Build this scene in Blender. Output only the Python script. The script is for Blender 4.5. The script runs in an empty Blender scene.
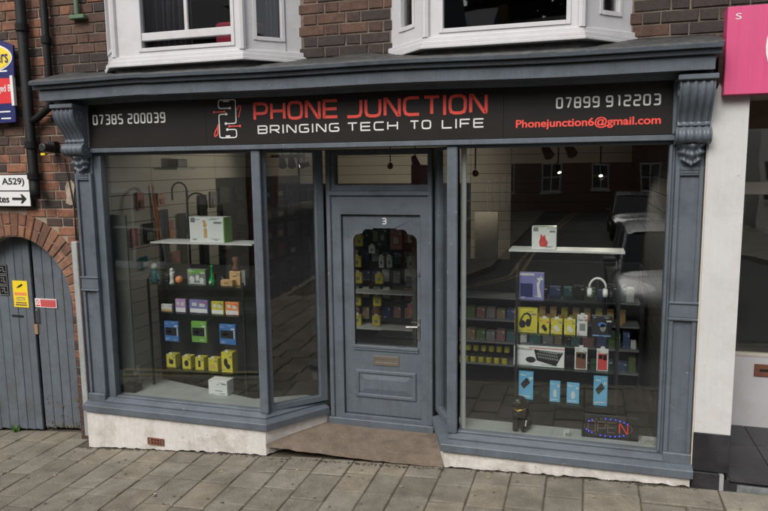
import bpy, bmesh, math, random
from mathutils import Vector, Matrix
random.seed(7)
SC = bpy.context.scene
COL = SC.collection
RAD = math.radians
PI = math.pi

# ------------------------------------------------------------------ camera, sky, sun, exposure
CAM = (1.8023, -4.9100, 2.1789); YAW, PITCH, ROLL = 0.29481, 0.13104, -0.01215
cd = bpy.data.cameras.new('camera'); cam = bpy.data.objects.new('camera', cd); COL.objects.link(cam)
fw = Vector((-math.sin(YAW) * math.cos(PITCH), math.cos(YAW) * math.cos(PITCH), -math.sin(PITCH)))
rt = Vector((math.cos(YAW), math.sin(YAW), 0)); up = rt.cross(fw)
r2 = rt * math.cos(ROLL) + up * math.sin(ROLL); u2 = up * math.cos(ROLL) - rt * math.sin(ROLL)
cam.matrix_world = Matrix(((r2.x, u2.x, -fw.x, CAM[0]), (r2.y, u2.y, -fw.y, CAM[1]), (r2.z, u2.z, -fw.z, CAM[2]), (0, 0, 0, 1)))
cd.sensor_width = 36; cd.lens = 667.1 / 768 * 36; cd.clip_start = 0.05; cd.clip_end = 2000
SC.camera = cam
SUN_EL, SUN_AZ = RAD(44), RAD(196)      # overcast daylight, high and from the street side
w = bpy.data.worlds.new('World'); SC.world = w; w.use_nodes = True
nt = w.node_tree; nt.nodes.clear()
sky = nt.nodes.new('ShaderNodeTexSky'); sky.sky_type = 'NISHITA'; sky.sun_disc = False
sky.sun_elevation = SUN_EL; sky.sun_rotation = SUN_AZ; sky.dust_density = 3.0; sky.air_density = 1.0
hs = nt.nodes.new('ShaderNodeHueSaturation'); hs.inputs['Saturation'].default_value = 0.3
bg = nt.nodes.new('ShaderNodeBackground'); bg.inputs['Strength'].default_value = 0.15
wo = nt.nodes.new('ShaderNodeOutputWorld')
nt.links.new(sky.outputs[0], hs.inputs['Color']); nt.links.new(hs.outputs[0], bg.inputs[0]); nt.links.new(bg.outputs[0], wo.inputs[0])
sd = bpy.data.lights.new('sun', 'SUN'); sd.energy = 1.25; sd.angle = RAD(30); sd.color = (1, 0.96, 0.9)
sun = bpy.data.objects.new('sun', sd); COL.objects.link(sun)
# direction towards the sun: rotation measured from +Y clockwise seen from above
sdir = Vector((math.sin(SUN_AZ) * math.cos(SUN_EL), math.cos(SUN_AZ) * math.cos(SUN_EL), math.sin(SUN_EL)))
sun.rotation_euler = sdir.to_track_quat('Z', 'Y').to_euler(); sun.location = sdir * 30
SC.view_settings.view_transform = 'Standard'; SC.view_settings.look = 'None'
SC.view_settings.exposure = 0.52; SC.view_settings.gamma = 1.0
SC.cycles.use_denoising = True
SC.cycles.max_bounces = 8; SC.cycles.transparent_max_bounces = 24; SC.cycles.glossy_bounces = 3
SC.cycles.caustics_reflective = False; SC.cycles.caustics_refractive = False

# ------------------------------------------------------------------ materials
MATS = {}
def mat(name, col, rough=0.6, var=0.12, scale=6.0, bump=0.0, bscale=80.0, metal=0.0, rnd=0.0, dirt=None, dirt_amt=0.35, dscale=3.0, coat=0.0, spec=0.5, speck=0.0, large=0.0, chips=None, streak=0.0):
    """colour with world-space grain, optional dirt blotches, per-object variation and fine relief"""
    m = bpy.data.materials.new(name); m.use_nodes = True; MATS[name] = m
    t = m.node_tree; N, L = t.nodes, t.links; b = N['Principled BSDF']
    b.inputs['Roughness'].default_value = rough; b.inputs['Metallic'].default_value = metal
    b.inputs['Coat Weight'].default_value = coat; b.inputs['Specular IOR Level'].default_value = spec
    g = N.new('ShaderNodeNewGeometry')
    n = N.new('ShaderNodeTexNoise'); n.inputs['Scale'].default_value = scale; n.inputs['Detail'].default_value = 6; n.inputs['Roughness'].default_value = 0.65
    L.new(g.outputs['Position'], n.inputs['Vector'])
    mr = N.new('ShaderNodeMapRange'); mr.inputs[1].default_value = 0.25; mr.inputs[2].default_value = 0.75
    mr.inputs[3].default_value = 1 - var; mr.inputs[4].default_value = 1 + var; L.new(n.outputs['Fac'], mr.inputs[0])
    vm = N.new('ShaderNodeVectorMath'); vm.operation = 'SCALE'; vm.inputs[0].default_value = col[:3]; L.new(mr.outputs[0], vm.inputs['Scale'])
    out = vm.outputs[0]
    if rnd:
        oi = N.new('ShaderNodeObjectInfo'); m2 = N.new('ShaderNodeMapRange'); m2.inputs[3].default_value = 1 - rnd; m2.inputs[4].default_value = 1 + rnd
        L.new(oi.outputs['Random'], m2.inputs[0]); v2 = N.new('ShaderNodeVectorMath'); v2.operation = 'SCALE'
        L.new(out, v2.inputs[0]); L.new(m2.outputs[0], v2.inputs['Scale']); out = v2.outputs[0]
    if dirt:
        n2 = N.new('ShaderNodeTexNoise'); n2.inputs['Scale'].default_value = dscale; n2.inputs['Detail'].default_value = 8; n2.inputs['Roughness'].default_value = 0.7
        L.new(g.outputs['Position'], n2.inputs['Vector'])
        m3 = N.new('ShaderNodeMapRange'); m3.inputs[1].default_value = 0.48; m3.inputs[2].default_value = 0.68; m3.inputs[4].default_value = dirt_amt
        L.new(n2.outputs['Fac'], m3.inputs[0])
        mx = N.new('ShaderNodeMix'); mx.data_type = 'RGBA'; L.new(m3.outputs[0], mx.inputs['Factor']); L.new(out, mx.inputs['A']); mx.inputs['B'].default_value = (*dirt, 1)
        out = mx.outputs['Result']
    for amp, sc_ in ((speck, 150.0), (large, 1.1)):
        if amp:
            n4 = N.new('ShaderNodeTexNoise'); n4.inputs['Scale'].default_value = sc_; n4.inputs['Detail'].default_value = 4; n4.inputs['Roughness'].default_value = 0.7
            L.new(g.outputs['Position'], n4.inputs['Vector']); m4 = N.new('ShaderNodeMapRange'); m4.inputs[1].default_value = 0.3; m4.inputs[2].default_value = 0.7; m4.inputs[3].default_value = 1 - amp; m4.inputs[4].default_value = 1 + amp
            L.new(n4.outputs['Fac'], m4.inputs[0]); v4 = N.new('ShaderNodeVectorMath'); v4.operation = 'SCALE'; L.new(out, v4.inputs[0]); L.new(m4.outputs[0], v4.inputs['Scale']); out = v4.outputs[0]
    if chips:
        n5 = N.new('ShaderNodeTexNoise'); n5.inputs['Scale'].default_value = 28; n5.inputs['Detail'].default_value = 3; L.new(g.outputs['Position'], n5.inputs['Vector'])
        m5 = N.new('ShaderNodeMapRange'); m5.inputs[1].default_value = 0.715; m5.inputs[2].default_value = 0.735; m5.inputs[4].default_value = 0.75; L.new(n5.outputs['Fac'], m5.inputs[0])
        x5 = N.new('ShaderNodeMix'); x5.data_type = 'RGBA'; L.new(m5.outputs[0], x5.inputs['Factor']); L.new(out, x5.inputs['A']); x5.inputs['B'].default_value = (*chips, 1); out = x5.outputs['Result']
    if streak:
        n6 = N.new('ShaderNodeTexNoise'); n6.inputs['Scale'].default_value = 1.0; n6.inputs['Detail'].default_value = 4; v6 = N.new('ShaderNodeVectorMath'); v6.operation = 'MULTIPLY'; v6.inputs[1].default_value = (55, 55, 2.2)
        L.new(g.outputs['Position'], v6.inputs[0]); L.new(v6.outputs[0], n6.inputs['Vector']); m6 = N.new('ShaderNodeMapRange'); m6.inputs[1].default_value = .3; m6.inputs[2].default_value = .7; m6.inputs[3].default_value = 1 - streak; m6.inputs[4].default_value = 1 + streak
        L.new(n6.outputs['Fac'], m6.inputs[0]); w6 = N.new('ShaderNodeVectorMath'); w6.operation = 'SCALE'; L.new(out, w6.inputs[0]); L.new(m6.outputs[0], w6.inputs['Scale']); out = w6.outputs[0]
    L.new(out, b.inputs['Base Color'])
    if bump:
        n3 = N.new('ShaderNodeTexNoise'); n3.inputs['Scale'].default_value = bscale; n3.inputs['Detail'].default_value = 5; L.new(g.outputs['Position'], n3.inputs['Vector'])
        bp = N.new('ShaderNodeBump'); bp.inputs['Strength'].default_value = bump; bp.inputs['Distance'].default_value = 0.01
        L.new(n3.outputs['Fac'], bp.inputs['Height']); L.new(bp.outputs[0], b.inputs['Normal'])
    return m
def emat(name, col, s):
    m = bpy.data.materials.new(name); m.use_nodes = True; b = m.node_tree.nodes['Principled BSDF']
    b.inputs['Base Color'].default_value = (*col, 1); b.inputs['Emission Color'].default_value = (*col, 1); b.inputs['Emission Strength'].default_value = s; MATS[name] = m
    return m
def glassmat(name, tint=(0.93, 0.95, 0.94), ior=1.5):
    """thin window glass: clear with a Fresnel mirror on both faces"""
    m = bpy.data.materials.new(name); m.use_nodes = True; t = m.node_tree; N, L = t.nodes, t.links; N.clear()
    o = N.new('ShaderNodeOutputMaterial'); mx = N.new('ShaderNodeMixShader'); tr = N.new('ShaderNodeBsdfTransparent'); gl = N.new('ShaderNodeBsdfGlossy')
    tr.inputs[0].default_value = (*tint, 1); gl.inputs['Roughness'].default_value = 0.013; nz = N.new('ShaderNodeTexNoise'); nz.inputs['Scale'].default_value = 2.2; nz.inputs['Detail'].default_value = 1; gp = N.new('ShaderNodeNewGeometry'); L.new(gp.outputs['Position'], nz.inputs['Vector']); bb = N.new('ShaderNodeBump'); bb.inputs['Strength'].default_value = 0.06; bb.inputs['Distance'].default_value = 0.02; L.new(nz.outputs['Fac'], bb.inputs['Height']); L.new(bb.outputs[0], gl.inputs['Normal']); gl.inputs[0].default_value = (1, 1, 1, 1)
    fr = N.new('ShaderNodeFresnel'); ge = N.new('ShaderNodeNewGeometry'); mr = N.new('ShaderNodeMapRange')
    mr.inputs[3].default_value = ior; mr.inputs[4].default_value = 1 / ior; L.new(ge.outputs['Backfacing'], mr.inputs[0]); L.new(mr.outputs[0], fr.inputs['IOR'])
    L.new(fr.outputs[0], mx.inputs[0]); L.new(tr.outputs[0], mx.inputs[1]); L.new(gl.outputs[0], mx.inputs[2]); L.new(mx.outputs[0], o.inputs[0]); MATS[name] = m
    return m
def brickmat(name, c1, c2, c3):
    m = mat(name, c1, 0.9, 0.35, 30, 0.5, 120, dirt=(0.026, 0.022, 0.020), dirt_amt=0.65, dscale=7)
    t = m.node_tree; N, L = t.nodes, t.links
    oi = N.new('ShaderNodeObjectInfo'); r = N.new('ShaderNodeValToRGB'); L.new(oi.outputs['Random'], r.inputs[0])
    e = r.color_ramp.elements; e[0].color = (*c1, 1); e[0].position = 0.0; e[1].color = (*c3, 1); e[1].position = 1.0
    k = e.new(0.5); k.color = (*c2, 1); r.color_ramp.interpolation = 'LINEAR'
    vm = [n for n in N if n.type == 'VECT_MATH'][0]; L.new(r.outputs[0], vm.inputs[0])
    return m
PAINT = mat('blue_grey_paint', (0.105, 0.124, 0.145), 0.42, 0.12, 3.5, 0.14, 45, dirt=(0.055, 0.060, 0.064), dirt_amt=0.55, dscale=4, large=0.08, chips=(.26, .27, .27), streak=0.07)
PAINT_WORN = mat('worn_grey_gate_paint', (0.105, 0.122, 0.142), 0.7, 0.16, 7, 0.35, 45, rnd=0.07, dirt=(0.07, 0.062, 0.05), dirt_amt=0.5, dscale=5)
SIGNBLACK = mat('sign_black', (0.0135, 0.0112, 0.0100), 0.42, 0.2, 2, spec=0.35)
RED = mat('sign_red', (0.86, 0.085, 0.06), 0.45, 0.05)
SILVER = mat('sign_silver', (0.78, 0.78, 0.75), 0.45, 0.05)
WHITEP = mat('white_paint', (0.54, 0.53, 0.54), 0.5, 0.05, 5, 0.08, 40, dirt=(0.42, 0.4, 0.37), dirt_amt=0.4, dscale=6)
ROUGHCAST = mat('white_render', (0.62, 0.59, 0.55), 0.9, 0.07, 14, 0.5, 28, dirt=(0.33, 0.28, 0.23), dirt_amt=0.65, dscale=4, speck=0.12, large=0.08, streak=0.03, chips=(.25, .2, .15))
PILLARW = mat('pillar_white', (0.56, 0.555, 0.54), 0.7, 0.04, 4, 0.2, 25, dirt=(0.42, 0.40, 0.37), dirt_amt=0.5, dscale=4, large=0.06, streak=0.02, chips=(.40, .385, .36))
MORTAR = mat('mortar', (0.31, 0.25, 0.19), 0.95, 0.3, 12, 0.6, 90, dirt=(0.07, 0.06, 0.05), dirt_amt=0.75, dscale=3)
MORTAR_D = mat('sooty_mortar', (0.17, 0.135, 0.105), 0.95, 0.3, 12, 0.6, 90, dirt=(0.05, 0.045, 0.04), dirt_amt=0.8, dscale=4)
BR_OR = brickmat('brick_orange', (0.19, 0.078, 0.046), (0.26, 0.115, 0.065), (0.10, 0.046, 0.033))
BR_BR = brickmat('brick_brown', (0.085, 0.045, 0.032), (0.112, 0.060, 0.041), (0.055, 0.035, 0.028))
BR_DK = brickmat('brick_dark', (0.036, 0.029, 0.027), (0.050, 0.034, 0.029), (0.040, 0.031, 0.029))
BR_ARCH = brickmat('brick_arch', (0.24, 0.115, 0.068), (0.30, 0.155, 0.095), (0.13, 0.06, 0.042))
LEAD = mat('lead', (0.040, 0.041, 0.041), 0.6, 0.35, 9, 0.6, 30, dirt=(0.10, 0.092, 0.078), dirt_amt=0.7, dscale=11)
BLACKIRON = mat('black_iron', (0.009, 0.009, 0.0095), 0.6, 0.3, 20, 0.3, 60, spec=0.2)
BLACK = mat('black_plastic', (0.013, 0.013, 0.014), 0.5, 0.1)
DARK = mat('dark_interior', (0.02, 0.019, 0.018), 0.8, 0.15)
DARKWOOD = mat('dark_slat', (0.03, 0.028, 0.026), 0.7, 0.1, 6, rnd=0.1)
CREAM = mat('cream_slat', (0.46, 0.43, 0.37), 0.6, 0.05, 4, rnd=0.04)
CREAMW = mat('cream_frame', (0.55, 0.50, 0.43), 0.5, 0.06)
BEDM = mat('window_bed', (0.36, 0.37, 0.36), 0.6, 0.1, 6)
STONE = mat('doorstep_stone', (0.185, 0.143, 0.107), 0.88, 0.3, 8, 0.7, 45, dirt=(0.085, 0.063, 0.048), dirt_amt=0.75, dscale=3.6, speck=0.22, large=0.2)
SLABS = [mat('paving_%s' % n, c, 0.9, 0.25, 9, 0.7, 60, rnd=0.10, dirt=d, dirt_amt=0.7, dscale=3.2, speck=0.28, large=0.22) for n, c, d in (
    ('grey', (0.194, 0.174, 0.138), (0.122, 0.107, 0.082)), ('tan', (0.212, 0.182, 0.137), (0.132, 0.112, 0.083)), ('brown', (0.178, 0.157, 0.123), (0.108, 0.094, 0.074)))]
BEDDING = mat('paving_joint', (0.085, 0.070, 0.050), 0.95, 0.3, 20)
ASPHALT = mat('asphalt', (0.05, 0.05, 0.052), 0.9, 0.2, 30, 0.4, 150, dirt=(0.075, 0.073, 0.07), dirt_amt=0.5, dscale=0.6)
YELLOWLINE = mat('road_yellow', (0.30, 0.23, 0.08), 0.8, 0.15)
TILEB = mat('black_tile', (0.022, 0.022, 0.025), 0.35, 0.3, 6, 0.1, 30, rnd=0.15, dirt=(0.07, 0.068, 0.066), dirt_amt=0.4)
MARBLE = mat('grey_marble', (0.16, 0.175, 0.17), 0.5, 0.5, 18)
PINK = mat('sign_pink', (0.62, 0.075, 0.20), 0.45, 0.06, 1.5, dirt=(0.5, 0.07, 0.17), dirt_amt=0.4, streak=0.05, large=0.06)
WHITE = mat('white_card', (0.72, 0.72, 0.71), 0.4, 0.05)
GREENC = mat('green_card', (0.16, 0.36, 0.06), 0.5, 0.05)
YEL = mat('yellow_card', (0.60, 0.51, 0.06), 0.28, 0.1, 14)
BLUEC = mat('blue_card', (0.06, 0.17, 0.43), 0.45, 0.08)
SKYC = mat('sky_blue_card', (0.14, 0.42, 0.66), 0.3, 0.06)
PALE = mat('pale_plastic', (0.6, 0.6, 0.58), 0.5, 0.05)
PURP = mat('mauve_card', (0.45, 0.25, 0.5), 0.5, 0.1); LILA = mat('lilac_card', (0.20, 0.19, 0.42), 0.5, 0.1)
ORANGE = mat('orange_card', (0.75, 0.26, 0.09), 0.5, 0.06); TAN = mat('tan_card', (0.55, 0.34, 0.15), 0.6, 0.06)
REDC = mat('red_card', (0.55, 0.05, 0.05), 0.5, 0.06); BROWNC = mat('brown_card', (0.16, 0.065, 0.04), 0.5, 0.06)
TEAL = mat('teal_plastic', (0.03, 0.15, 0.16), 0.4, 0.1); NAVY = mat('navy_card', (0.015, 0.02, 0.10), 0.5, 0.1)
PINKC = mat('dull_pink_card', (0.42, 0.15, 0.14), 0.5, 0.1); GREYC = mat('grey_card', (0.2, 0.2, 0.2), 0.5, 0.1)
GREENG = mat('green_gloss', (0.01, 0.30, 0.07), 0.2, 0.1); MAROON = mat('maroon_cloth', (0.38, 0.015, 0.045), 0.8, 0.15)
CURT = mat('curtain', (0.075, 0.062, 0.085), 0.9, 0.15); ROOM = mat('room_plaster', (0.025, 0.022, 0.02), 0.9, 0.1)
METAL = mat('brushed_metal', (0.45, 0.45, 0.44), 0.35, 0.1, metal=1.0); BRASS = mat('dull_brass', (0.16, 0.135, 0.11), 0.5, 0.2, metal=0.3)
GOLD = mat('gold', (0.75, 0.48, 0.12), 0.35, 0.1, metal=1.0)
CONDUIT = mat('grey_conduit', (0.34, 0.35, 0.35), 0.6, 0.15, dirt=(0.1, 0.1, 0.08), dirt_amt=0.5)
GREENP = mat('green_pipe', (0.09, 0.15, 0.085), 0.6, 0.2); NAVYB = mat('board_navy', (0.013, 0.017, 0.11), 0.4, 0.1)
BOARDY = mat('board_yellow', (0.85, 0.62, 0.03), 0.4, 0.04); BOARDR = mat('board_red', (0.66, 0.03, 0.035), 0.4, 0.05)
TERRA = mat('terracotta', (0.17, 0.065, 0.042), 0.85, 0.25, 30); DEBRIS = mat('debris', (0.05, 0.042, 0.033), 0.95, 0.4, 40)
LEAFM = mat('dry_leaf', (0.38, 0.29, 0.17), 0.8, 0.3, rnd=0.4); WEED = mat('weed_green', (0.07, 0.16, 0.03), 0.7, 0.3)
WOODB = mat('brown_wood', (0.16, 0.10, 0.065), 0.7, 0.25, 10)
GLASS = glassmat('window_glass', (0.91, 0.93, 0.92), 1.72); GLASS_UP = glassmat('upper_glass', (0.8, 0.82, 0.82)); SHELFG = glassmat('shelf_glass', (0.86, 0.93, 0.9), 1.3)
LEDB = emat('led_blue', (0.05, 0.06, 1.0), 1.8); LEDR = emat('led_red', (0.9, 0.05, 0.03), 0.16); LAMPE = emat('lamp_lens', (1.0, 0.93, 0.8), 3.0)
LEDOFF = mat('led_off', (0.20, 0.115, 0.085), 0.5)

# ------------------------------------------------------------------ geometry helpers
ORD = ['leftmost'] + [w_ + ' from left' for w_ in 'second third fourth fifth sixth seventh eighth ninth tenth eleventh twelfth thirteenth fourteenth fifteenth sixteenth seventeenth eighteenth'.split()]
ROW = ['lowest', 'second', 'third', 'fourth', 'fifth', 'sixth', 'top']
WLOC = {}
def tag(o, label=None, cat=None, group=None, kind=None):
    if label: o['label'] = label
    if cat: o['category'] = cat
    if group: o['group'] = group
    if kind: o['kind'] = kind
    return o
def thing(name, loc, label, cat, group=None, kind=None):
    o = bpy.data.objects.new(name, None); COL.objects.link(o); o.location = loc; o.empty_display_size = 0.05
    WLOC[o] = Vector(loc); return tag(o, label, cat, group, kind)
class MB:
    def __init__(s): s.v = []; s.f = []; s.sm = False
    def add(s, v, f):
        k = len(s.v); s.v += [tuple(p) for p in v]; s.f += [tuple(i + k for i in q) for q in f]; return s
    def box(s, x0, x1, y0, y1, z0, z1):
        return s.add([(x0, y0, z0), (x1, y0, z0), (x1, y1, z0), (x0, y1, z0), (x0, y0, z1), (x1, y0, z1), (x1, y1, z1), (x0, y1, z1)],
                     [(0, 3, 2, 1), (4, 5, 6, 7), (0, 1, 5, 4), (1, 2, 6, 5), (2, 3, 7, 6), (3, 0, 4, 7)])
    def prism(s, poly, a, b, ax='z'):
        """extrude a closed 2-D polygon between a and b; ax z: poly is (x,y); ax x: (y,z); ax y: (x,z)"""
        n = len(poly)
        def m(p, t): return (p[0], p[1], t) if ax == 'z' else ((t, p[0], p[1]) if ax == 'x' else (p[0], t, p[1]))
        return s.add([m(p, a) for p in poly] + [m(p, b) for p in poly],
                     [tuple(range(n - 1, -1, -1)), tuple(range(n, 2 * n))] + [(i, (i + 1) % n, n + (i + 1) % n, n + i) for i in range(n)])
    def tube(s, path, r, n=10, cap=True):
        path = [Vector(p) for p in path]; rs = r if isinstance(r, (list, tuple)) else [r] * len(path); k = len(s.v); V = []; F = []
        ref = None
        for i, p in enumerate(path):
            d = (path[min(i + 1, len(path) - 1)] - path[max(i - 1, 0)]).normalized()
            if ref is None: ref = d.orthogonal().normalized()
            a = (ref - d * ref.dot(d)).normalized(); ref = a; b = d.cross(a)
            V += [p + (a * math.cos(2 * PI * j / n) + b * math.sin(2 * PI * j / n)) * rs[i] for j in range(n)]
        for i in range(len(path) - 1):
            F += [(i * n + j, i * n + (j + 1) % n, (i + 1) * n + (j + 1) % n, (i + 1) * n + j) for j in range(n)]
        if cap: F += [tuple(range(n - 1, -1, -1)), tuple((len(path) - 1) * n + j for j in range(n))]
        return s.add(V, F)
    def lathe(s, prof, c, n=14, ax='z'):
        V = []; F = []; m = len(prof)
        for r, h in prof:
            for j in range(n):
                a = 2 * PI * j / n; p = (r * math.cos(a), r * math.sin(a), h)
                if ax == 'y': p = (p[0], h, p[1])
                if ax == 'x': p = (h, p[0], p[1])
                V.append((c[0] + p[0], c[1] + p[1], c[2] + p[2]))
        for i in range(m - 1):
            F += [(i * n + j, i * n + (j + 1) % n, (i + 1) * n + (j + 1) % n, (i + 1) * n + j) for j in range(n)]
        F += [tuple(range(n - 1, -1, -1)), tuple((m - 1) * n + j for j in range(n))]
        return s.add(V, F)
    def ball(s, c, r, n=8, sz=1.0):
        pr = [(max(r * math.sin(PI * i / n), r * 0.02), -r * math.cos(PI * i / n) * sz) for i in range(n + 1)]
        return s.lathe(pr, c, n + 2)
    def strip(s, pts, t, mp, d, closed=False):
        """mitred stroke of width t along 2-D points, mapped by mp(u,v,depth), depth d thick"""
        P = [Vector(p) for p in pts]; n = len(P); Lf = []; Rt = []
        for i in range(n):
            a = P[i] - P[i - 1] if (i > 0 or closed) else P[1] - P[0]
            b = P[(i + 1) % n] - P[i] if (i < n - 1 or closed) else P[n - 1] - P[n - 2]
            a.normalize(); b.normalize(); na = Vector((-a.y, a.x)); nb = Vector((-b.y, b.x)); q = na + nb
            q = na if q.length < 1e-4 else q.normalized(); k = min(1 / max(q.dot(na), 0.35), 2.2)
            Lf.append(P[i] + q * (t / 2 * k)); Rt.append(P[i] - q * (t / 2 * k))
        V = [mp(p.x, p.y, d) for p in Lf] + [mp(p.x, p.y, d) for p in Rt] + [mp(p.x, p.y, 0) for p in Lf] + [mp(p.x, p.y, 0) for p in Rt]
        F = []
        for i in range(n if closed else n - 1):
            j = (i + 1) % n; F += [(i, n + i, n + j, j), (2 * n + i, i, j, 2 * n + j), (n + i, 3 * n + i, 3 * n + j, n + j)]
        if not closed: F += [(0, 2 * n, 3 * n, n), (n - 1, 2 * n - 1, 4 * n - 1, 3 * n - 1)]
        return s.add(V, F)
    def panel(s, outer, holes, mp, d):
        """flat board with holes: outer and holes are 2-D loops, mapped by mp(u,v,depth)"""
        bm = bmesh.new(); E = []
        for lp in [outer] + list(holes):
            vs = [bm.verts.new((p[0], p[1], 0)) for p in lp]
            E += [bm.edges.new((vs[i], vs[(i + 1) % len(vs)])) for i in range(len(vs))]
        bmesh.ops.triangle_fill(bm, use_beauty=True, use_dissolve=False, edges=E)
        bm.verts.index_update(); n = len(bm.verts); be = [e for e in bm.edges if len(e.link_faces) == 1]
        V = [mp(v.co.x, v.co.y, d) for v in bm.verts] + [mp(v.co.x, v.co.y, 0) for v in bm.verts]
        F = [tuple(v.index for v in f.verts) for f in bm.faces]; F = F + [tuple(n + i for i in reversed(f)) for f in F]
        F += [(e.verts[0].index, e.verts[1].index, n + e.verts[1].index, n + e.verts[0].index) for e in be]
        bm.free(); return s.add(V, F)
    def build(s, name, m, parent=None, bevel=0.0, smooth=False, label=None, cat=None, group=None, kind=None, seg=1):
        me = bpy.data.meshes.new(name)
        if parent is not None: o0 = WLOC[parent]
        else:
            xs, ys, zs = zip(*s.v); o0 = Vector(((min(xs) + max(xs)) / 2, (min(ys) + max(ys)) / 2, min(zs)))
        me.from_pydata([(p[0] - o0.x, p[1] - o0.y, p[2] - o0.z) for p in s.v], [], s.f)
        bm = bmesh.new(); bm.from_mesh(me); bmesh.ops.recalc_face_normals(bm, faces=bm.faces); bm.to_mesh(me); bm.free()
        if smooth: me.shade_smooth()
        me.materials.append(m); o = bpy.data.objects.new(name, me); COL.objects.link(o)
        if parent is not None: o.parent = parent
        else: o.location = o0
        WLOC[o] = Vector(o0)
        if bevel:
            b = o.modifiers.new('bevel', 'BEVEL'); b.width = bevel; b.segments = seg; b.limit_method = 'ANGLE'; b.angle_limit = RAD(40)
        return tag(o, label, cat, group, kind)
def smooth_angle(o, deg=40):
    me = o.data; me.shade_smooth()
    bm = bmesh.new(); bm.from_mesh(me)
    for e in bm.edges:
        if len(e.link_faces) == 2 and e.calc_face_angle(0) > RAD(deg): e.smooth = False
    bm.to_mesh(me); bm.free(); return o
def onface(y, x0=0, z0=0):           # (u,v,depth) -> on a wall facing the street
    return lambda u, v, d: (x0 + u, y - d, z0 + v)
def rect(x0, x1, z0, z1): return [(x0, z0), (x1, z0), (x1, z1), (x0, z1)]
def ell(cx, cz, rx, rz, n=24, a0=0, a1=2 * PI): return [(cx + rx * math.cos(a0 + (a1 - a0) * i / n), cz + rz * math.sin(a0 + (a1 - a0) * i / n)) for i in range(n if abs(a1 - a0 - 2 * PI) < 1e-6 else n + 1)]
def rounded(pts, r, closed=False):
    """cut the corners of a polyline into small arcs"""
    P = [Vector(p) for p in pts]; n = len(P); out = []
    for i in range(n):
        if not closed and i in (0, n - 1): out.append(tuple(P[i])); continue
        a, b, c = P[i - 1], P[i], P[(i + 1) % n]; u = (a - b); v = (c - b); k = min(r[i] if isinstance(r, list) else r, u.length * 0.48, v.length * 0.48); u.normalize(); v.normalize()
        for t in (0, 0.5, 1):
            out.append(tuple((b + u * k) * (1 - t) ** 2 + b * 2 * t * (1 - t) + (b + v * k) * t ** 2))
    return out
# lettering in strokes: squared wide characters
GL = {'0': [[(0, 0), (1, 0), (1, 1), (0, 1), 'c']], '1': [[(.35, 1), (.75, 1), (.75, 0)]], '2': [[(0, 1), (1, 1), (1, .5), (0, .5), (0, 0), (1, 0)]],
      '3': [[(0, 1), (1, 1), (1, 0), (0, 0)], [(.2, .5), (.93, .5)]], '5': [[(1, 1), (0, 1), (0, .5), (1, .5), (1, 0), (0, 0)]], '7': [[(0, 1), (1, 1), (.4, 0)]],
      '8': [[(0, 0), (1, 0), (1, 1), (0, 1), 'c'], [(.08, .5), (.92, .5)]], '9': [[(1, .45), (0, .45), (0, 1), (1, 1), (1, 0), (0, 0)]],
      'P': [[(0, 0), (0, 1), (1, 1), (1, .38), (.12, .38)]], 'H': [[(0, 0), (0, 1)], [(1, 0), (1, 1)], [(.1, .5), (.9, .5)]], 'O': [[(0, 0), (1, 0), (1, 1), (0, 1), 'c']],
      'N': [[(0, 0), (0, 1), (.12, 1), (.88, 0), (1, 0), (1, 1)]], 'E': [[(1, 1), (0, 1), (0, 0), (1, 0)], [(.1, .5), (.95, .5)]], 'J': [[(0, .0), (1, 0), (1, 1)]],
      'U': [[(0, 1), (0, 0), (1, 0), (1, 1)]], 'C': [[(1, 1), (0, 1), (0, 0), (1, 0)]], 'T': [[(0, 1), (1, 1)], [(.5, .9), (.5, 0)]], 'I': [[(.5, 0), (.5, 1)]],
      'B': [[(1, .5), (1, 1), (0, 1), (0, 0), (1, 0), (1, .44)], [(.08, .5), (.93, .5)]], 'R': [[(0, 0), (0, 1), (1, 1), (1, .42), (.12, .42)], [(.55, .36), (1, 0)]],
      'G': [[(1, 1), (0, 1), (0, 0), (1, 0), (1, .5), (.5, .5)]], 'L': [[(0, 1), (0, 0), (1, 0)]], 'F': [[(1, 1), (0, 1), (0, 0)], [(.1, .48), (.9, .48)]]}
def lettering(text, x0, x1, z0, z1, t, y, gap=0.2, rad=0.35, d=0.002):
    mb = MB(); W = {'I': 0.18, '1': 0.8}
    tot = sum(W.get(c, 1) for c in text) + gap * (len(text) - 1); cw = (x1 - x0) / tot; x = x0; h = z1 - z0
    for c in text:
        wd = W.get(c, 1) * cw
        if c == 'I': lines = [[(x + wd / 2, z0), (x + wd / 2, z1)]]; mb.strip(lines[0], t, onface(y), d)
        else:
            for k, ln in enumerate(GL[c]):
                cl = ln[-1] == 'c'; ln = [p for p in ln if p != 'c']
                pts = [(x + t / 2 + u * (wd - t), z0 + t / 2 + v * (h - t)) for u, v in ln]
                ends = lambda p, q: p
                rad_ = (t * (0.9 if c.isdigit() else 1.5)) if c != 'N' else 0.001
                mb.strip(rounded(pts, [0.0005 if (c in 'BPREFL' and u == 0) else rad_ for u, v in ln], cl), t, onface(y), d - 0.0004 * k, cl)
        x += wd + gap * cw
    return mb
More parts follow.
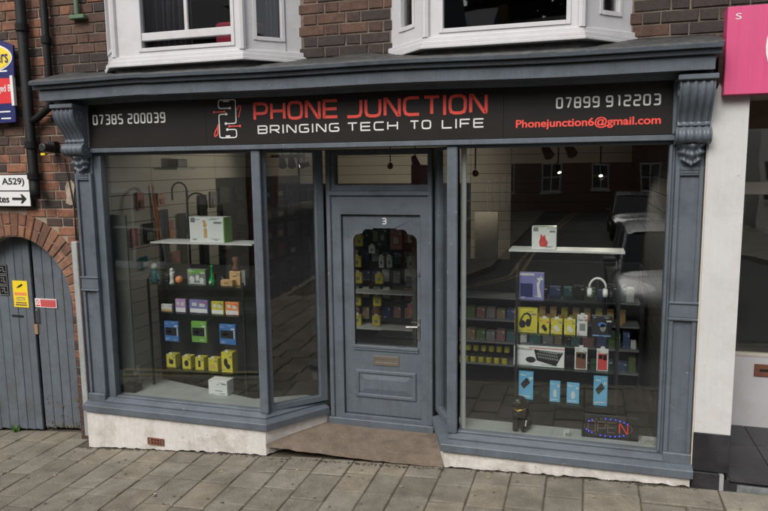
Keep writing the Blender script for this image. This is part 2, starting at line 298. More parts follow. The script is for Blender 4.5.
def fonttext(body, x0, x1, z0, z1, y, bold=0.0, d=0.0015):
    """built-in font turned into mesh and fitted to a rectangle on a street-facing plane"""
    cu = bpy.data.curves.new('t', 'FONT'); cu.body = body; cu.offset = bold; cu.extrude = 0.01
    o = bpy.data.objects.new('t', cu); COL.objects.link(o); bpy.context.view_layer.update()
    me = bpy.data.meshes.new_from_object(o.evaluated_get(bpy.context.evaluated_depsgraph_get()))
    bpy.data.objects.remove(o); bpy.data.curves.remove(cu)
    vs = [v.co.copy() for v in me.vertices]; fs = [tuple(p.vertices) for p in me.polygons]; bpy.data.meshes.remove(me)
    a, b = min(v.x for v in vs), max(v.x for v in vs); c, e = min(v.y for v in vs), max(v.y for v in vs)
    return MB().add([(x0 + (v.x - a) / (b - a) * (x1 - x0), y - (v.z + 0.01) / 0.02 * d, z0 + (v.y - c) / (e - c) * (z1 - z0)) for v in vs], fs)

# ------------------------------------------------------------------ terrain, road, pavement
def gx(x):
    if x > 4: return -0.039 + 0.0165 * (min(x, 60) - 4)
    if x < -4: return -0.491 + 0.05 * (max(x, -60) + 4)
    return -0.185 + 0.0565 * x - 0.005 * x * x
def pz(x, y): return gx(x) + 0.022 * (y + 0.1)         # top of the pavement
def rz(x, y): return gx(x) - 0.042 - 0.12 + 0.004 * max(-8, min(0, y + 2))
def sheet(name, xs, ys, fn, m, label=None):
    V = [(x, y, fn(x, y)) for y in ys for x in xs]; n = len(xs)
    F = [(j * n + i, j * n + i + 1, (j + 1) * n + i + 1, (j + 1) * n + i) for j in range(len(ys) - 1) for i in range(n - 1)]
    return MB().add(V, F).build(name, m, kind='structure')
xs = [-300, -120, -60, -40, -25, -15, -10, -8, -6, -5, -4, -3, -2, -1, 0, 1, 2, 3, 4, 5, 6, 8, 10, 15, 25, 40, 60, 120, 300]
sheet('ground', xs, [-300, -150, -100, -60, -40, -30, -20, -14, -10, -6, -3, 1, 10, 40, 150, 300], lambda x, y: rz(x, y) - 0.3, mat('earth', (0.10, 0.09, 0.07), 0.95, 0.3))
rx = [x for x in xs if abs(x) <= 60]
sheet('road', rx, [-90, -60, -40, -25, -14, -10, -8, -6, -4, -2.13], rz, ASPHALT)
fx = [-60, -30, -15, -10, -8] + [-6 + 0.25 * i for i in range(53)] + [10, 15, 30, 60]
pave = sheet('pavement', fx, [-2.0, -1.5, -1, -0.5, 0, 0.3, 0.6], lambda x, y: pz(x, y) - 0.009, BEDDING)
mb = MB()
for i in range(len(fx) - 1):
    a, b = fx[i], fx[i + 1]; v = []
    for x in (a, b):
        for (y, z) in ((-2.13, rz(x, -2.1) - 0.1), (-2.13, pz(x, -2.0) - 0.01), (-2.12, pz(x, -2.0)), (-2.0, pz(x, -2.0)), (-2.0, pz(x, -2) - 0.15)): v.append((x, y, z))
    mb.add(v, [(k, k + 1, k + 6, k + 5) for k in range(4)])
mb.build('kerb', SLABS[0], pave)
def slab(x0, x1, y0, y1):
    g, c = 0.0028, 0.007; tilt = [random.uniform(-0.0035, 0.0035) for _ in range(4)]; sk = random.uniform(-0.006, 0.006)
    h = .0055; q = [(x0 + g + random.uniform(0, .006), y0 + h + random.uniform(0, .006)), (x1 - g - random.uniform(0, .006), y0 + h + sk), (x1 - g, y1 - h + sk), (x0 + g + random.uniform(0, .004), y1 - h)]
    V = []
    cx = sum(p[0] for p in q) / 4; cy = sum(p[1] for p in q) / 4; hx = (x1 - x0) / 2; hy = (y1 - y0) / 2
    def zz(p, i): return pz(p[0], p[1]) + tilt[i]
    V += [(p[0], p[1], zz(p, i) - 0.03) for i, p in enumerate(q)]
    V += [(p[0], p[1], zz(p, i) - c * 0.8) for i, p in enumerate(q)]
    V += [(p[0] + (cx - p[0]) * c / hx, p[1] + (cy - p[1]) * c / hy, zz(p, i)) for i, p in enumerate(q)]
    F = [(8, 9, 10, 11)]
    for k in (0, 4): F += [(k + i, k + (i + 1) % 4, k + 4 + (i + 1) % 4, k + 4 + i) for i in range(4)]
    MB().add(V, F).build('paving_slab', random.choices(SLABS, (5, 3, 3))[0], pave)
edges = [-5.0, -4.62, -4.35, -4.06, -3.79, -3.5, -3.21, -2.95, -2.7, -2.43, -2.16, -1.89, -1.6, -1.33, -1.06, -0.79, -0.51, -0.23, 0.05, 0.30, 0.515, 0.79, 1.053, 1.318, 1.576, 1.835, 2.21]
for i in range(len(edges) - 1):
    a, b = edges[i], edges[i + 1]; mid = (a + b) / 2
    y = 0.29 if -4.1 < mid < -2.78 else (-0.055 if mid > -2.62 else 0.1)
    if -0.6 < mid < 0.78: y = -0.03
    first = True
    while y > -1.99:
        l = random.uniform(0.18, 0.32) if first else random.uniform(0.23, 0.42); first = False
        y2 = y - l
        if y2 < -1.75: y2 = -2.0
        if y - y2 > 0.02: slab(a, b, y2, y)
        y = y2
mb = MB()
for k in range(150):
    x, y = random.uniform(-3.6, 3.4), random.uniform(-1.5, -.12); s = random.uniform(.006, .017); n = 8
    V = [(x + s * random.uniform(.6, 1.1) * math.cos(2 * PI * i / n), y + s * random.uniform(.6, 1.1) * math.sin(2 * PI * i / n)) for i in range(n)]
    mb.add([(px, py, pz(px, py) + .0045) for px, py in V], [tuple(range(n))])
mb.build('gum_spots', mat('gum', (.10, .092, .08), .9, .4, 3), pave, kind='stuff')
off = 0.0
for (ya, yb) in ((-0.33, -0.06), (-0.60, -0.33), (-0.93, -0.60), (-1.3, -0.93), (-1.65, -1.3), (-2.0, -1.65)):
    x = 2.21; k = 0
    while x < 5:
        x2 = x + (0.52 if k or not off else 0.28); slab(x, x2, ya, yb); x = x2; k += 1
    off = 1 - off
# double yellow lines and the pavement across the street
def ribbon(name, pts, wd, fn, m, parent=None, h=0.004):
    mb = MB(); V = []
    for i, p in enumerate(pts):
        a = Vector(pts[max(i - 1, 0)]); b = Vector(pts[min(i + 1, len(pts) - 1)]); d = (b - a).normalized(); n = Vector((-d.y, d.x)) * wd / 2
        for s in (1, -1): q = Vector(p) + n * s; V.append((q.x, q.y, fn(q.x, q.y) + h))
    return mb.add(V, [(2 * i, 2 * i + 1, 2 * i + 3, 2 * i + 2) for i in range(len(pts) - 1)]).build(name, m, parent, kind='structure')
for o in (0.0, 0.22):
    c = [(-14, -8.3 - o * 0 + o)] + [(-3 + 0, -8.3 + o)] + [(-3 + 3.2 * math.sin(t) + o * math.sin(t), -8.3 - 3.2 + 3.2 * math.cos(t) + o * math.cos(t)) for t in [0.2 * k for k in range(1, 8)]] + [(0.2 + o, -13), (0.35 + o, -20), (0.9 + o, -30), (2.6 + o, -45)]
    ribbon('yellow_line', c, 0.09, rz, YELLOWLINE)
    ribbon('yellow_line', [(-30, -2.4 - o), (-10, -2.4 - o), (0, -2.4 - o), (10, -2.4 - o), (30, -2.4 - o)], 0.09, rz, YELLOWLINE)
def footway(name, poly):
    zf = lambda x, y: rz(x, y) + 0.12
    V = [(p[0], p[1], zf(*p)) for p in poly] + [(p[0], p[1], rz(*p) - 0.2) for p in poly]; n = len(poly)
    MB().add(V, [tuple(range(n))] + [(i, (i + 1) % n, n + (i + 1) % n, n + i) for i in range(n)]).build(name, SLABS[0], kind='structure')
footway('pavement_opposite', [(-40, -8.7), (-3.2, -8.7), (-1.2, -9.4), (-0.4, -11.5), (-0.4, -50), (-2.2, -50), (-2.2, -10.4), (-40, -10.4)])
footway('pavement_opposite_corner', [(40, -8.7), (7.5, -8.7), (6.2, -9.4), (5.6, -11.5), (5.6, -50), (7.4, -50), (7.4, -10.4), (40, -10.4)])

# ------------------------------------------------------------------ brick walls
CH, BL, BH, JT = 0.0835, 0.228, 0.110, 0.010        # course height, stretcher, header, joint
def brick_mesh(nm, l, h, d, m, seed):
    r = random.Random(seed); c = 0.005; V = []
    j = lambda a: r.uniform(-a, a)
    fr = [(-l / 2 + j(.003), -h / 2 + j(.002)), (l / 2 + j(.003), -h / 2 + j(.002)), (l / 2 + j(.003), h / 2 + j(.002)), (-l / 2 + j(.003), h / 2 + j(.002))]
    V += [(p[0], d, p[1]) for p in fr] + [(p[0], c, p[1]) for p in fr] + [(p[0] * (1 - 2 * c / l), j(.0015), p[1] * (1 - 2 * c / h)) for p in fr]
    F = [(8, 9, 10, 11)]
    for k in (0, 4): F += [(k + i, k + (i + 1) % 4, k + 4 + (i + 1) % 4, k + 4 + i) for i in range(4)]
    me = bpy.data.meshes.new('brick'); me.from_pydata(V, [], F); me.materials.append(m)
    bm = bmesh.new(); bm.from_mesh(me); bmesh.ops.recalc_face_normals(bm, faces=bm.faces); bm.to_mesh(me); bm.free(); return me
BCACHE = {}
def put_brick(parent, x0, x1, zc, y, m, h=CH - JT, rot=0.0):
    l = round((x1 - x0) / 0.012) * 0.012; key = (m.name, l, round(h, 3), random.randrange(3))
    if key not in BCACHE: BCACHE[key] = brick_mesh('brick', max(l, 0.02), h, 0.035, m, hash(key[1:]) & 0xffff)
    o = bpy.data.objects.new('brick', BCACHE[key]); COL.objects.link(o); o.parent = parent
    o.location = Vector(((x0 + x1) / 2, y + random.uniform(-0.003, 0.002), zc)) - WLOC[parent]; o.rotation_euler = (0, rot, random.uniform(-.006, .006))
    return o
def courses(x0, x1, z0, z1, shift=0.0):
    """Flemish bond: stretcher, header, stretcher ... shifted every other course"""
    k = 0; z = z0
    while z + CH <= z1 + 0.03:
        x = x0 - 0.36 + (0.18 if k % 2 else 0.0) + shift + random.uniform(-.008, .008); s = True
        while x < x1:
            l = BL if s else BH
            a, b = max(x, x0), min(x + l, x1)
            if b - a > 0.03: yield a, b, z + CH / 2
            x += l + JT; s = not s
        z += CH; k += 1
def wall_of_bricks(parent, spans, allowed, seen, pick, y):
    far = MB(); mfar = None
    for (x0, x1, z0, z1, sh) in spans:
        for a, b, zc in courses(x0, x1, z0, z1, sh):
            seg = allowed(a, b, zc)
            if not seg: continue
            a, b = seg; m = pick((a + b) / 2, zc)
            if seen((a + b) / 2, zc): put_brick(parent, a, b, zc, y, m)
            else: far.box(a, b, y + random.uniform(-.003, .002), y + 0.03, zc - (CH - JT) / 2, zc + (CH - JT) / 2); mfar = m
    if far.v: far.build('far_bricks', mfar, parent, kind='stuff')

WY = 0.12                                              # face of the brickwork
# --- house over the shop, above the cornice
house = thing('brick_house', (0, WY, 2.95), 'dark brown brick upper storey with two white bay windows above the shop sign', 'house')
bays = ((-2.25, -0.35), (0.31, 2.11))
def allow_house(a, b, z):
    for l, r in bays:
        if b > l + .05 and a < r - .05:
            if a < l + .02: b = min(b, l + .06)
            elif b > r - .02: a = max(a, r - .06)
            else: return None
    return (a, b) if b - a > 0.03 else None
def seen_house(x, z): return z < 3.78 and -2.85 < x < 2.95
def pick_house(x, z):
    r = random.random()
    if z < 3.02 + 2.2 * CH: return BR_DK if r < .8 else BR_BR
    if x > 2.0: return BR_DK if r < .55 else BR_BR
    if x < -2.2: return BR_BR if r < .62 else (BR_DK if r < .85 else BR_OR)
    return BR_BR if r < .8 else BR_DK
wall_of_bricks(house, [(-2.80, 6.0, 2.955, 4.6, 0.05)], allow_house, seen_house, pick_house, WY)
for (a, b) in ((-2.80, bays[0][0] + .04), (bays[0][1] - .04, bays[1][0] + .04), (bays[1][1] - .04, 6.0)): MB().box(a, b, WY + .008, WY + .3, 2.7, 4.6).build('mortar_wall', MORTAR_D, house)
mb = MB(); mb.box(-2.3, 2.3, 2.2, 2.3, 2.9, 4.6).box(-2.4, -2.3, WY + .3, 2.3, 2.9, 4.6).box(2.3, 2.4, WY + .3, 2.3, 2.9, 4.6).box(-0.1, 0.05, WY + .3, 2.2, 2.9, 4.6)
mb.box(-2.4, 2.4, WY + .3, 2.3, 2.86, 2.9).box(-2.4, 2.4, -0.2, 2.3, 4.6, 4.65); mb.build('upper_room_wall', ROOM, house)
mb = MB(); mb.box(-2.8, 6.0, WY - .05, WY + 3, 4.655, 4.9); mb.build('eaves', WHITEP, house)

def bay(xl, xr, wl, wr, zs, yf, holes_front, hole_side, sash):
    """three-sided white timber bay: facets, stepped sill moulding, glass"""
    z1 = 4.6; P = [(wl, WY + .04), (xl, yf), (xr, yf), (wr, WY + .04)]
    root = MB()
    def facet(p, q, holes, mbb, d=0.05, lift=0.0):
        p = Vector(p); q = Vector(q); e = (q - p); L = e.length; e.normalize(); n = Vector((e.y, -e.x))
        mp = lambda u, v, dd: (p.x + e.x * u + n.x * (dd - d + lift), p.y + e.y * u + n.y * (dd - d + lift), v)
        return L, mp
    body = MB(); glass = []
    for i, (p, q) in enumerate(((P[0], P[1]), (P[1], P[2]), (P[2], P[3]))):
        L, mp = facet(p, q, None, None)
        hs = [rect(a, b, c, d) for a, b, c, d in (holes_front if i == 1 else [(hole_side[0] * L, hole_side[1] * L, hole_side[2], 4.35)])]
        body.panel(rect(0, L, zs + .08, z1), hs, mp, 0.05)
        L2, mg = facet(p, q, None, None, 0.05, -0.030)
        for h in hs: glass.append([mg(u, v, .05) for u, v in h])
        L3, mr = facet(p, q, None, None, 0.05, 0.0)
        for h in hs:                                                          # thin bead round each light
            (a, c), (b, _), (_, d), _ = h
            for r in (rect(a - .03, a, c - .03, d + .03), rect(b, b + .03, c - .03, d + .03), rect(a, b, c - .03, c), rect(a, b, d, d + .03)):
                body.panel(r, [], lambda u, v, dd: mr(u, v, .05 + dd), 0.008)
        corner = MB()
    o = body.build('bay_window', WHITEP, house, bevel=0.003)
    for g in glass:
        e1 = Vector(g[1]) - Vector(g[0]); n = Vector((e1.y, -e1.x, 0)).normalized() * 0.004
        MB().add([Vector(v) for v in g] + [Vector(v) - n for v in g], [(0, 1, 2, 3), (7, 6, 5, 4), (0, 4, 5, 1), (1, 5, 6, 2), (2, 6, 7, 3), (3, 7, 4, 0)]).build('pane', GLASS_UP, o)
    m = MB()
    for za, zb, of in ((zs, zs + .024, .058), (zs + .024, zs + .052, .045), (zs + .052, zs + .085, .022)):
        k = of * 0.5
        m.prism([(wl - k, WY + .02), (xl - of * .45, yf - of), (xr + of * .45, yf - of), (wr + k, WY + .02)], za, zb)
    m.build('sill', WHITEP, o, bevel=0.005, seg=2)
    for (x, y) in (P[1], P[2]): MB().tube([(x, y - .004, zs + .085), (x, y - .004, z1)], 0.028, 8).build('corner_post', WHITEP, o)
    fl = MB().prism([(wl, WY + .02), (xl + .01, yf + .005), (xr - .01, yf + .005), (wr, WY + .02)], 2.9, zs - .002); fl.build('flashing', LEAD, o)
    for s in sash:
        s.build('sash', WHITEP, o, bevel=0.004)
    return o
BYF = -0.20
# left bay: lower sash slid up a little, glazing bar in the middle
L0 = -1.88
s1 = MB().box(-1.63, -0.815, BYF + .0, BYF + .035, 3.200, 3.262).box(-1.235, -1.205, BYF + .006, BYF + .03, 3.262, 4.35)
bay(L0, -0.73, -2.25, -0.36, 3.0, BYF, [(0.255, 1.055, 3.145, 4.35)], (0.22, 0.60, 3.19), [s1])
bay(0.70, 1.745, 0.32, 2.10, 2.99, BYF, [(0.12, 0.945, 3.128, 4.35)], (0.36, 0.66, 3.20), [])
def curtain(name, x0, x1, y, z0, z1, m, label, cat='curtain'):
    V = []; n = 40
    for i in range(n + 1):
        x = x0 + (x1 - x0) * i / n; yy = y + 0.025 * math.sin(i * 1.55) + 0.012 * math.sin(i * .7)
        V += [(x, yy, z0), (x, yy, z1), (x, yy + .012, z0), (x, yy + .012, z1)]
    F = []
    for i in range(n):
        a = 4 * i; F += [(a, a + 4, a + 5, a + 1), (a + 2, a + 3, a + 7, a + 6), (a, a + 2, a + 6, a + 4), (a + 1, a + 5, a + 7, a + 3)]
    return MB().add(V, F).build(name, m, smooth=True, label=label, cat=cat)
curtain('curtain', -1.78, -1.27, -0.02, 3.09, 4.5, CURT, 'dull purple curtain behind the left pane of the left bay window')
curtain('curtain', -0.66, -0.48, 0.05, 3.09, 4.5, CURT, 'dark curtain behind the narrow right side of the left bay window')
mb = MB().box(-1.12, -0.78, 0.06, 0.30, 2.905, 3.36); mb.build('toy_chest', MAROON, bevel=0.02, label='crimson box standing behind the sash of the left bay window', cat='box')

# --- gateway house on the left with the brick arch
gate_house = thing('gateway_house', (-3.43, WY, -0.45), 'orange red brick house with arched gateway left of the shop', 'house')
AX, AZ, AR, AO = -3.43, 0.93, 0.640, 0.875
def arch_out(x, z):
    return z > AZ - .02 and math.hypot(x - AX, z - AZ) < AO + 0.012
def allow_gate(a, b, z):
    if z < AZ:
        if b <= AX - AR or a >= AX + AR: return (a, b)
        if a < AX - AR: return (a, AX - AR) if AX - AR - a > .03 else None
        if b > AX + AR: return (AX + AR, b) if b - AX - AR > .03 else None
        return None
    d = (AO + .012) ** 2 - (z - AZ) ** 2
    if d > 0:
        h = math.sqrt(d); l, r = AX - h, AX + h
        if a >= l and b <= r: return None
        if a < l < b and b <= r: b = l - .005
        elif a < r < b and a >= l: a = r + .005
    return (a, b) if b - a > .03 else None
def seen_gate(x, z): return x > -3.80 and 0.2 < z < 3.78
def pick_gate(x, z):
    r = random.random()
    if x > -2.78 and z > 2.3: return BR_BR if r < .7 else BR_DK
    return BR_OR if r < .52 else (BR_BR if r < .85 else BR_DK)
wall_of_bricks(gate_house, [(-7.0, -2.585, -0.5, 2.95, 0.0), (-7.0, -2.805, 2.952, 4.6, 0.09)], allow_gate, seen_gate, pick_gate, WY)
mb = MB(); n = 28; arcp = [(AX + AR * math.cos(PI * i / n), AZ + AR * math.sin(PI * i / n)) for i in range(n + 1)]   # right to left
ya, yb = WY + .008, WY + .42
mb.box(-7.0, AX - AR, ya, yb, -0.7, AZ).box(AX + AR, -2.57, ya, yb, -0.7, AZ).box(-7.0, AX - AR, ya, yb, AZ, 2.95).box(AX + AR, -2.57, ya, yb, AZ, 2.95).box(-7.0, -2.80, ya, yb, 2.951, 4.6)
for i in range(n):
    (xa, za), (xb, zb) = arcp[i], arcp[i + 1]
    mb.prism([(xa, za), (xa, 2.95), (xb, 2.95), (xb, zb)], ya, yb, 'y')
mb.build('mortar_wall', MORTAR, gate_house)
mb = MB(); mb.box(-7.0, -2.8, WY - .05, WY + 3, 4.655, 4.9); mb.build('eaves', WHITEP, gate_house)
# voussoirs: whole bricks on end alternating with pairs of halves, right to left
def voussoir(r0, r1, a0, a1):
    g = 0.006; V = []
    rr = (r0 + g, r1 - g); mid = (a0 + a1) / 2; y = WY - .004 + random.uniform(-.004, .003)
    for yy, k in ((WY + .09, 0), (y + .005, 0), (y, .005)):
        for (r, s) in ((rr[0] + k, -1), (rr[1] - k, -1), (rr[1] - k, 1), (rr[0] + k, 1)):
            half = (a1 - a0) / 2 - (g + k) / r; a = mid + s * half; V.append((AX + r * math.cos(a), yy, AZ + r * math.sin(a)))
    F = [(8, 9, 10, 11)]
    for k in (0, 4): F += [(k + i, k + (i + 1) % 4, k + 4 + (i + 1) % 4, k + 4 + i) for i in range(4)]
    MB().add(V, F).build('arch_brick', BR_ARCH if random.random() < .62 else BR_OR, gate_house)
nv = 28
for i in range(nv):
    a0, a1 = -0.05 + (PI + .1) * i / nv, -0.05 + (PI + .1) * (i + 1) / nv
    if i % 2: voussoir(AR, AO, a0, a1)
    else: voussoir(AR, AR + .115, a0, a1); voussoir(AR + .115, AO, a0, a1)
# reveal bricks seen inside the arch are the mortar wall; pale patch of old limewash
MB().prism([(-2.77, 1.89), (-2.72, 1.872), (-2.665, 1.88), (-2.655, 1.96), (-2.66, 2.06), (-2.69, 2.10), (-2.74, 2.085), (-2.765, 2.03), (-2.755, 1.95)], WY - .005, WY + .002, 'y').build('limewash_patch', mat('limewash', (.36, .29, .22), .9, .3, 14, .6, 60, dirt=(.12, .08, .055), dirt_amt=.7, dscale=12), gate_house)

# --- timber gate in the arch
gate = thing('plank_gate', (AX, 0.30, -0.45), 'weathered grey blue plank gate filling the brick archway', 'gate')
def topz(x):
    d = (AR + .02) ** 2 - (x - AX) ** 2
    return AZ + (math.sqrt(d) if d > 0 else 0) - .012
bx = [-4.065, -3.945, -3.83, -3.712, -3.60, -3.50, -3.408]; bx2 = [-3.384, -3.27, -3.155, -3.045, -2.95, -2.80]
GY = 0.285
for lst in (bx, bx2):
    for a, b in zip(lst[:-1], lst[1:]):
        n = 6; up_ = [(a + .002 + (b - a - .004) * i / n, topz(a + (b - a) * i / n)) for i in range(n + 1)]
        z0 = pz((a + b) / 2, .28) + (0.03 if lst is bx2 else .02) + random.uniform(-.008, .008)
        yy = GY + random.uniform(-.003, .003) + (0.012 if lst is bx2 else 0)
        MB().prism([(a + .002, z0), (b - .002, z0)] + up_[::-1], yy, yy + .03, 'y').build('plank', PAINT_WORN, gate, bevel=0.004)
mb = MB().box(-4.06, -2.80, GY + .046, GY + .08, -0.2, -0.05).box(-4.06, -2.80, GY + .046, GY + .08, 0.72, 0.86); mb.build('ledge', PAINT_WORN, gate)
MB().box(-4.1, -2.76, 0.45, 0.50, -0.6, 1.7).build('dark_backing', DARK, gate)
mb = MB().box(-3.376, -3.345, GY - .014, GY + .012, 0.70, 0.845).tube([(-3.36, GY - .016, .72), (-3.36, GY - .016, .83)], .011, 8); mb.build('bolt', METAL, gate, bevel=.002)
MB().box(-3.41, -3.372, GY - .006, GY + .01, 0.58, 0.68).build('latch_block', mat('bare_wood', (.30, .19, .10), .8, .2), gate)
MB().box(-3.68, -3.54, GY - .006, GY + .004, 0.742, 0.762).build('letter_slot', BLACK, gate)
for k in range(3):
    z = 1.17 - k * 0.105
    pl = MB().box(-3.80, -3.69, GY - .012, GY, z, z + .098).build('plaque', BLACKIRON, gate, bevel=.002)
    m = MB(); m.strip([(-3.795, z + .005), (-3.695, z + .005), (-3.695, z + .093), (-3.795, z + .093)], .006, onface(GY - .012), .002, True)
    m.strip([(-3.775, z + .07), (-3.735, z + .07), (-3.735, z + .03), (-3.71, z + .03)], .008, onface(GY - .012), .002); m.strip([(-3.77, z + .03), (-3.755, z + .05)], .008, onface(GY - .012), .002)
    m.build('plaque_mark', GREYC, pl)
# peeling paint at the foot of the gate
mb = MB()
for k in range(70):
    x = random.choice((random.uniform(-3.37, -3.15), random.uniform(-3.05, -2.83), random.uniform(-3.3, -2.85))); z = pz(x, .28) + .04 + random.random() ** 2 * .3; s = random.uniform(.004, .019)
    mb.prism([(x + s * random.uniform(.5, 1) * math.cos(a), z + 1.5 * s * random.uniform(.4, 1) * math.sin(a)) for a in [k2 * PI / 4 for k2 in range(8)]], GY + .0095 - .0001 * k, GY + .02, 'y')
mb.build('peeled_patches', mat('peeled', (.115, .09, .062), .9, .5, 14, dirt=(.045, .07, .045), dirt_amt=.9, dscale=7), gate, kind='stuff')

# --- things on the left wall
def sign_board(name, label, loc, cat='sign'): return thing(name, loc, label, cat)
t = sign_board('direction_sign', 'white road sign panel reading A529 with a black arrow above the arch', (-3.5, .05, 1.86))
MB().box(-4.0, -3.098, .052, .07, 1.857, 2.158).build('panel', BLACK, t, bevel=.003)
MB().box(-3.99, -3.106, .046, .053, 2.01, 2.150).build('upper_face', WHITE, t); MB().box(-3.99, -3.104, .046, .053, 1.866, 1.999).build('lower_face', WHITE, t)
fonttext('A529)', -3.415, -3.155, 2.045, 2.125, .046, .025).build('lettering', BLACK, t)
fonttext('(', -3.455, -3.44, 2.045, 2.125, .046, .02).build('lettering', BLACK, t)
fonttext('tes', -3.47, -3.345, 1.895, 1.955, .046, .025).build('lettering', BLACK, t)
mb = MB(); mb.panel([(-3.31, 1.92), (-3.195, 1.92), (-3.215, 1.89), (-3.19, 1.89), (-3.142, 1.932), (-3.19, 1.974), (-3.215, 1.974), (-3.195, 1.944), (-3.31, 1.944)], [], onface(.046), .0015); mb.build('arrow', BLACK, t)
t = sign_board('estate_board', 'navy estate agent board with yellow oval and red band, top left', (-3.5, .04, 2.63))
mb = MB(); mb.panel([(-4.0, 2.6), (-3.19, 2.632), (-3.152, 3.305), (-3.45, 3.42), (-4.0, 3.45)], [], onface(.06), .02); mb.build('board', NAVYB, t)
mb = MB(); mb.panel(ell(-3.50, 3.205, .33, .135, 36), [], onface(.04), .002); mb.build('oval_rim', WHITE, t)
mb = MB(); mb.panel(ell(-3.50, 3.205, .315, .12, 36), [], onface(.038), .002); mb.build('oval', BOARDY, t)
fonttext('ers', -3.345, -3.215, 3.155, 3.235, .036, .015).build('lettering', NAVYB, t)
mb = MB(); mb.panel([(-4.0, 2.79), (-3.185, 2.80), (-3.17, 3.02), (-4.0, 3.04)], [], onface(.04), .002); mb.build('red_band', BOARDR, t)
fonttext('aged B', -3.385, -3.212, 2.885, 2.965, .038, .01).build('lettering', WHITE, t)
mb = MB()
for z, a in ((3.08, -3.36), (2.72, -3.37), (2.66, -3.35)): mb.panel(rect(a, -3.24, z, z + .012), [], onface(.04), .0015)
mb.build('small_print', SILVER, t, kind='stuff')
MB().box(-3.198, -3.168, .02, .05, 2.775, 3.04).build('batten', WHITE, t)
t = sign_board('warning_sign', 'yellow camera surveillance notice fixed to the plank gate', (-3.545, GY, .85))
MB().box(-3.637, -3.455, GY - .008, GY - .004, .845, 1.112).build('plate', BOARDY, t)
mb = MB(); mb.panel([(-3.575, 1.055), (-3.52, 1.085), (-3.51, 1.068), (-3.56, 1.04)], [], onface(GY - .008), .001); mb.panel(rect(-3.585, -3.572, 1.035, 1.05), [], onface(GY - .008), .001); mb.build('camera_symbol', BLACK, t)
mb = MB(); mb.panel(rect(-3.62, -3.475, .965, .995), [], onface(GY - .008), .001); mb.build('orange_line', ORANGE, t)
fonttext('CCTV', -3.60, -3.49, .912, .948, GY - .008, .02).build('lettering', GREYC, t)
mb = MB(); mb.panel(rect(-3.615, -3.475, .862, .876), [], onface(GY - .008), .001); mb.panel(rect(-3.61, -3.48, .885, .897), [], onface(GY - .008), .001); mb.build('small_print', WOODB, t, kind='stuff')
t = sign_board('notice', 'small red and white notice on the right leaf of the gate', (-3.25, GY, .85))
MB().box(-3.382, -3.124, GY - .0, GY + .006, .855, .942).build('plate', WHITE, t)
mb = MB(); mb.panel(rect(-3.315, -3.132, .862, .935), [], onface(GY), .001); mb.build('red_panel', BOARDR, t)
mb = MB(); mb.strip(ell(-3.348, .91, .018, .018, 14), .006, onface(GY), .001, True); mb.strip([(-3.361, .923), (-3.335, .897)], .005, onface(GY), .0005); mb.panel(rect(-3.372, -3.325, .865, .879), [], onface(GY), .001); mb.build('prohibition_symbol', BOARDR, t)
mb = MB(); [mb.panel(rect(-3.305, -3.142, z, z + .009), [], onface(GY - .001), .0008) for z in (.872, .89, .908, .922)]; mb.build('small_print', PINKC, t, kind='stuff')
# drainpipes
t = thing('drainpipe', (-3.04, .06, 1.96), 'thick black cast iron drainpipe ending in a shoe above the road sign', 'drainpipe')
MB().tube([(-3.045, .05, 4.6), (-3.045, .05, 2.1), (-3.03, .035, 2.04), (-2.985, -.01, 1.955)], .044, 14).build('pipe', BLACKIRON, t, smooth=True)
for z in (2.14, 2.42, 3.45): MB().lathe([(.046, z - .03), (.056, z - .03), (.056, z + .03), (.046, z + .03)], (-3.045, .05, 0)).build('collar', BLACKIRON, t)
t = thing('downpipe', (-2.81, .07, 2.6), 'slim black downpipe behind the cornice end with a branch to the thick pipe', 'drainpipe')
MB().tube([(-2.80, .06, 4.6), (-2.80, .06, 2.80), (-2.82, .055, 2.745), (-2.95, .05, 2.66), (-3.04, .05, 2.62)], .032, 12).build('pipe', BLACKIRON, t, smooth=True)
MB().lathe([(.034, 3.3), (.043, 3.3), (.043, 3.36), (.034, 3.36)], (-2.80, .06, 0)).build('collar', BLACKIRON, t)
t = thing('vent_pipe', (-2.47, .08, 3.49), 'short green painted pipe with flanged foot on the upper wall', 'pipe')
MB().tube([(-2.47, .08, 4.6), (-2.47, .08, 3.525)], .02, 10).build('pipe', GREENP, t); MB().box(-2.545, -2.39, .06, .118, 3.488, 3.525).build('flange', GREENP, t, bevel=.006)
t = thing('security_camera', (-2.83, .08, 2.33), 'small black wall camera with a yellow mark beside the left corbel', 'camera')
MB().box(-2.87, -2.80, .06, .118, 2.35, 2.45).build('bracket', BLACK, t, bevel=.004); MB().lathe([(.03, -.08), (.038, -.075), (.038, .05), (.03, .055)], (-2.835, .03, 2.39), 14, 'y').build('body', BLACK, t)
MB().box(-2.90, -2.85, .0, .03, 2.325, 2.345).build('yellow_mark', BOARDY, t)
MB().box(-2.712, -2.648, .075, .118, -0.32, 1.54).build('conduit', CONDUIT, bevel=.006, label='pale grey vertical conduit beside the left pilaster', cat='conduit')
mb = MB().tube([(-2.61, .10, 2.36), (-2.63, .10, 2.1), (-2.66, .10, 1.9), (-2.672, .10, 1.55)], .006, 6).tube([(-2.74, .105, 2.3), (-2.70, .105, 2.05), (-2.672, .105, 1.85), (-2.66, .105, 1.55)], .005, 6)
mb.build('cable', BLACK, label='thin black cables running down to the pale conduit', cat='cable')

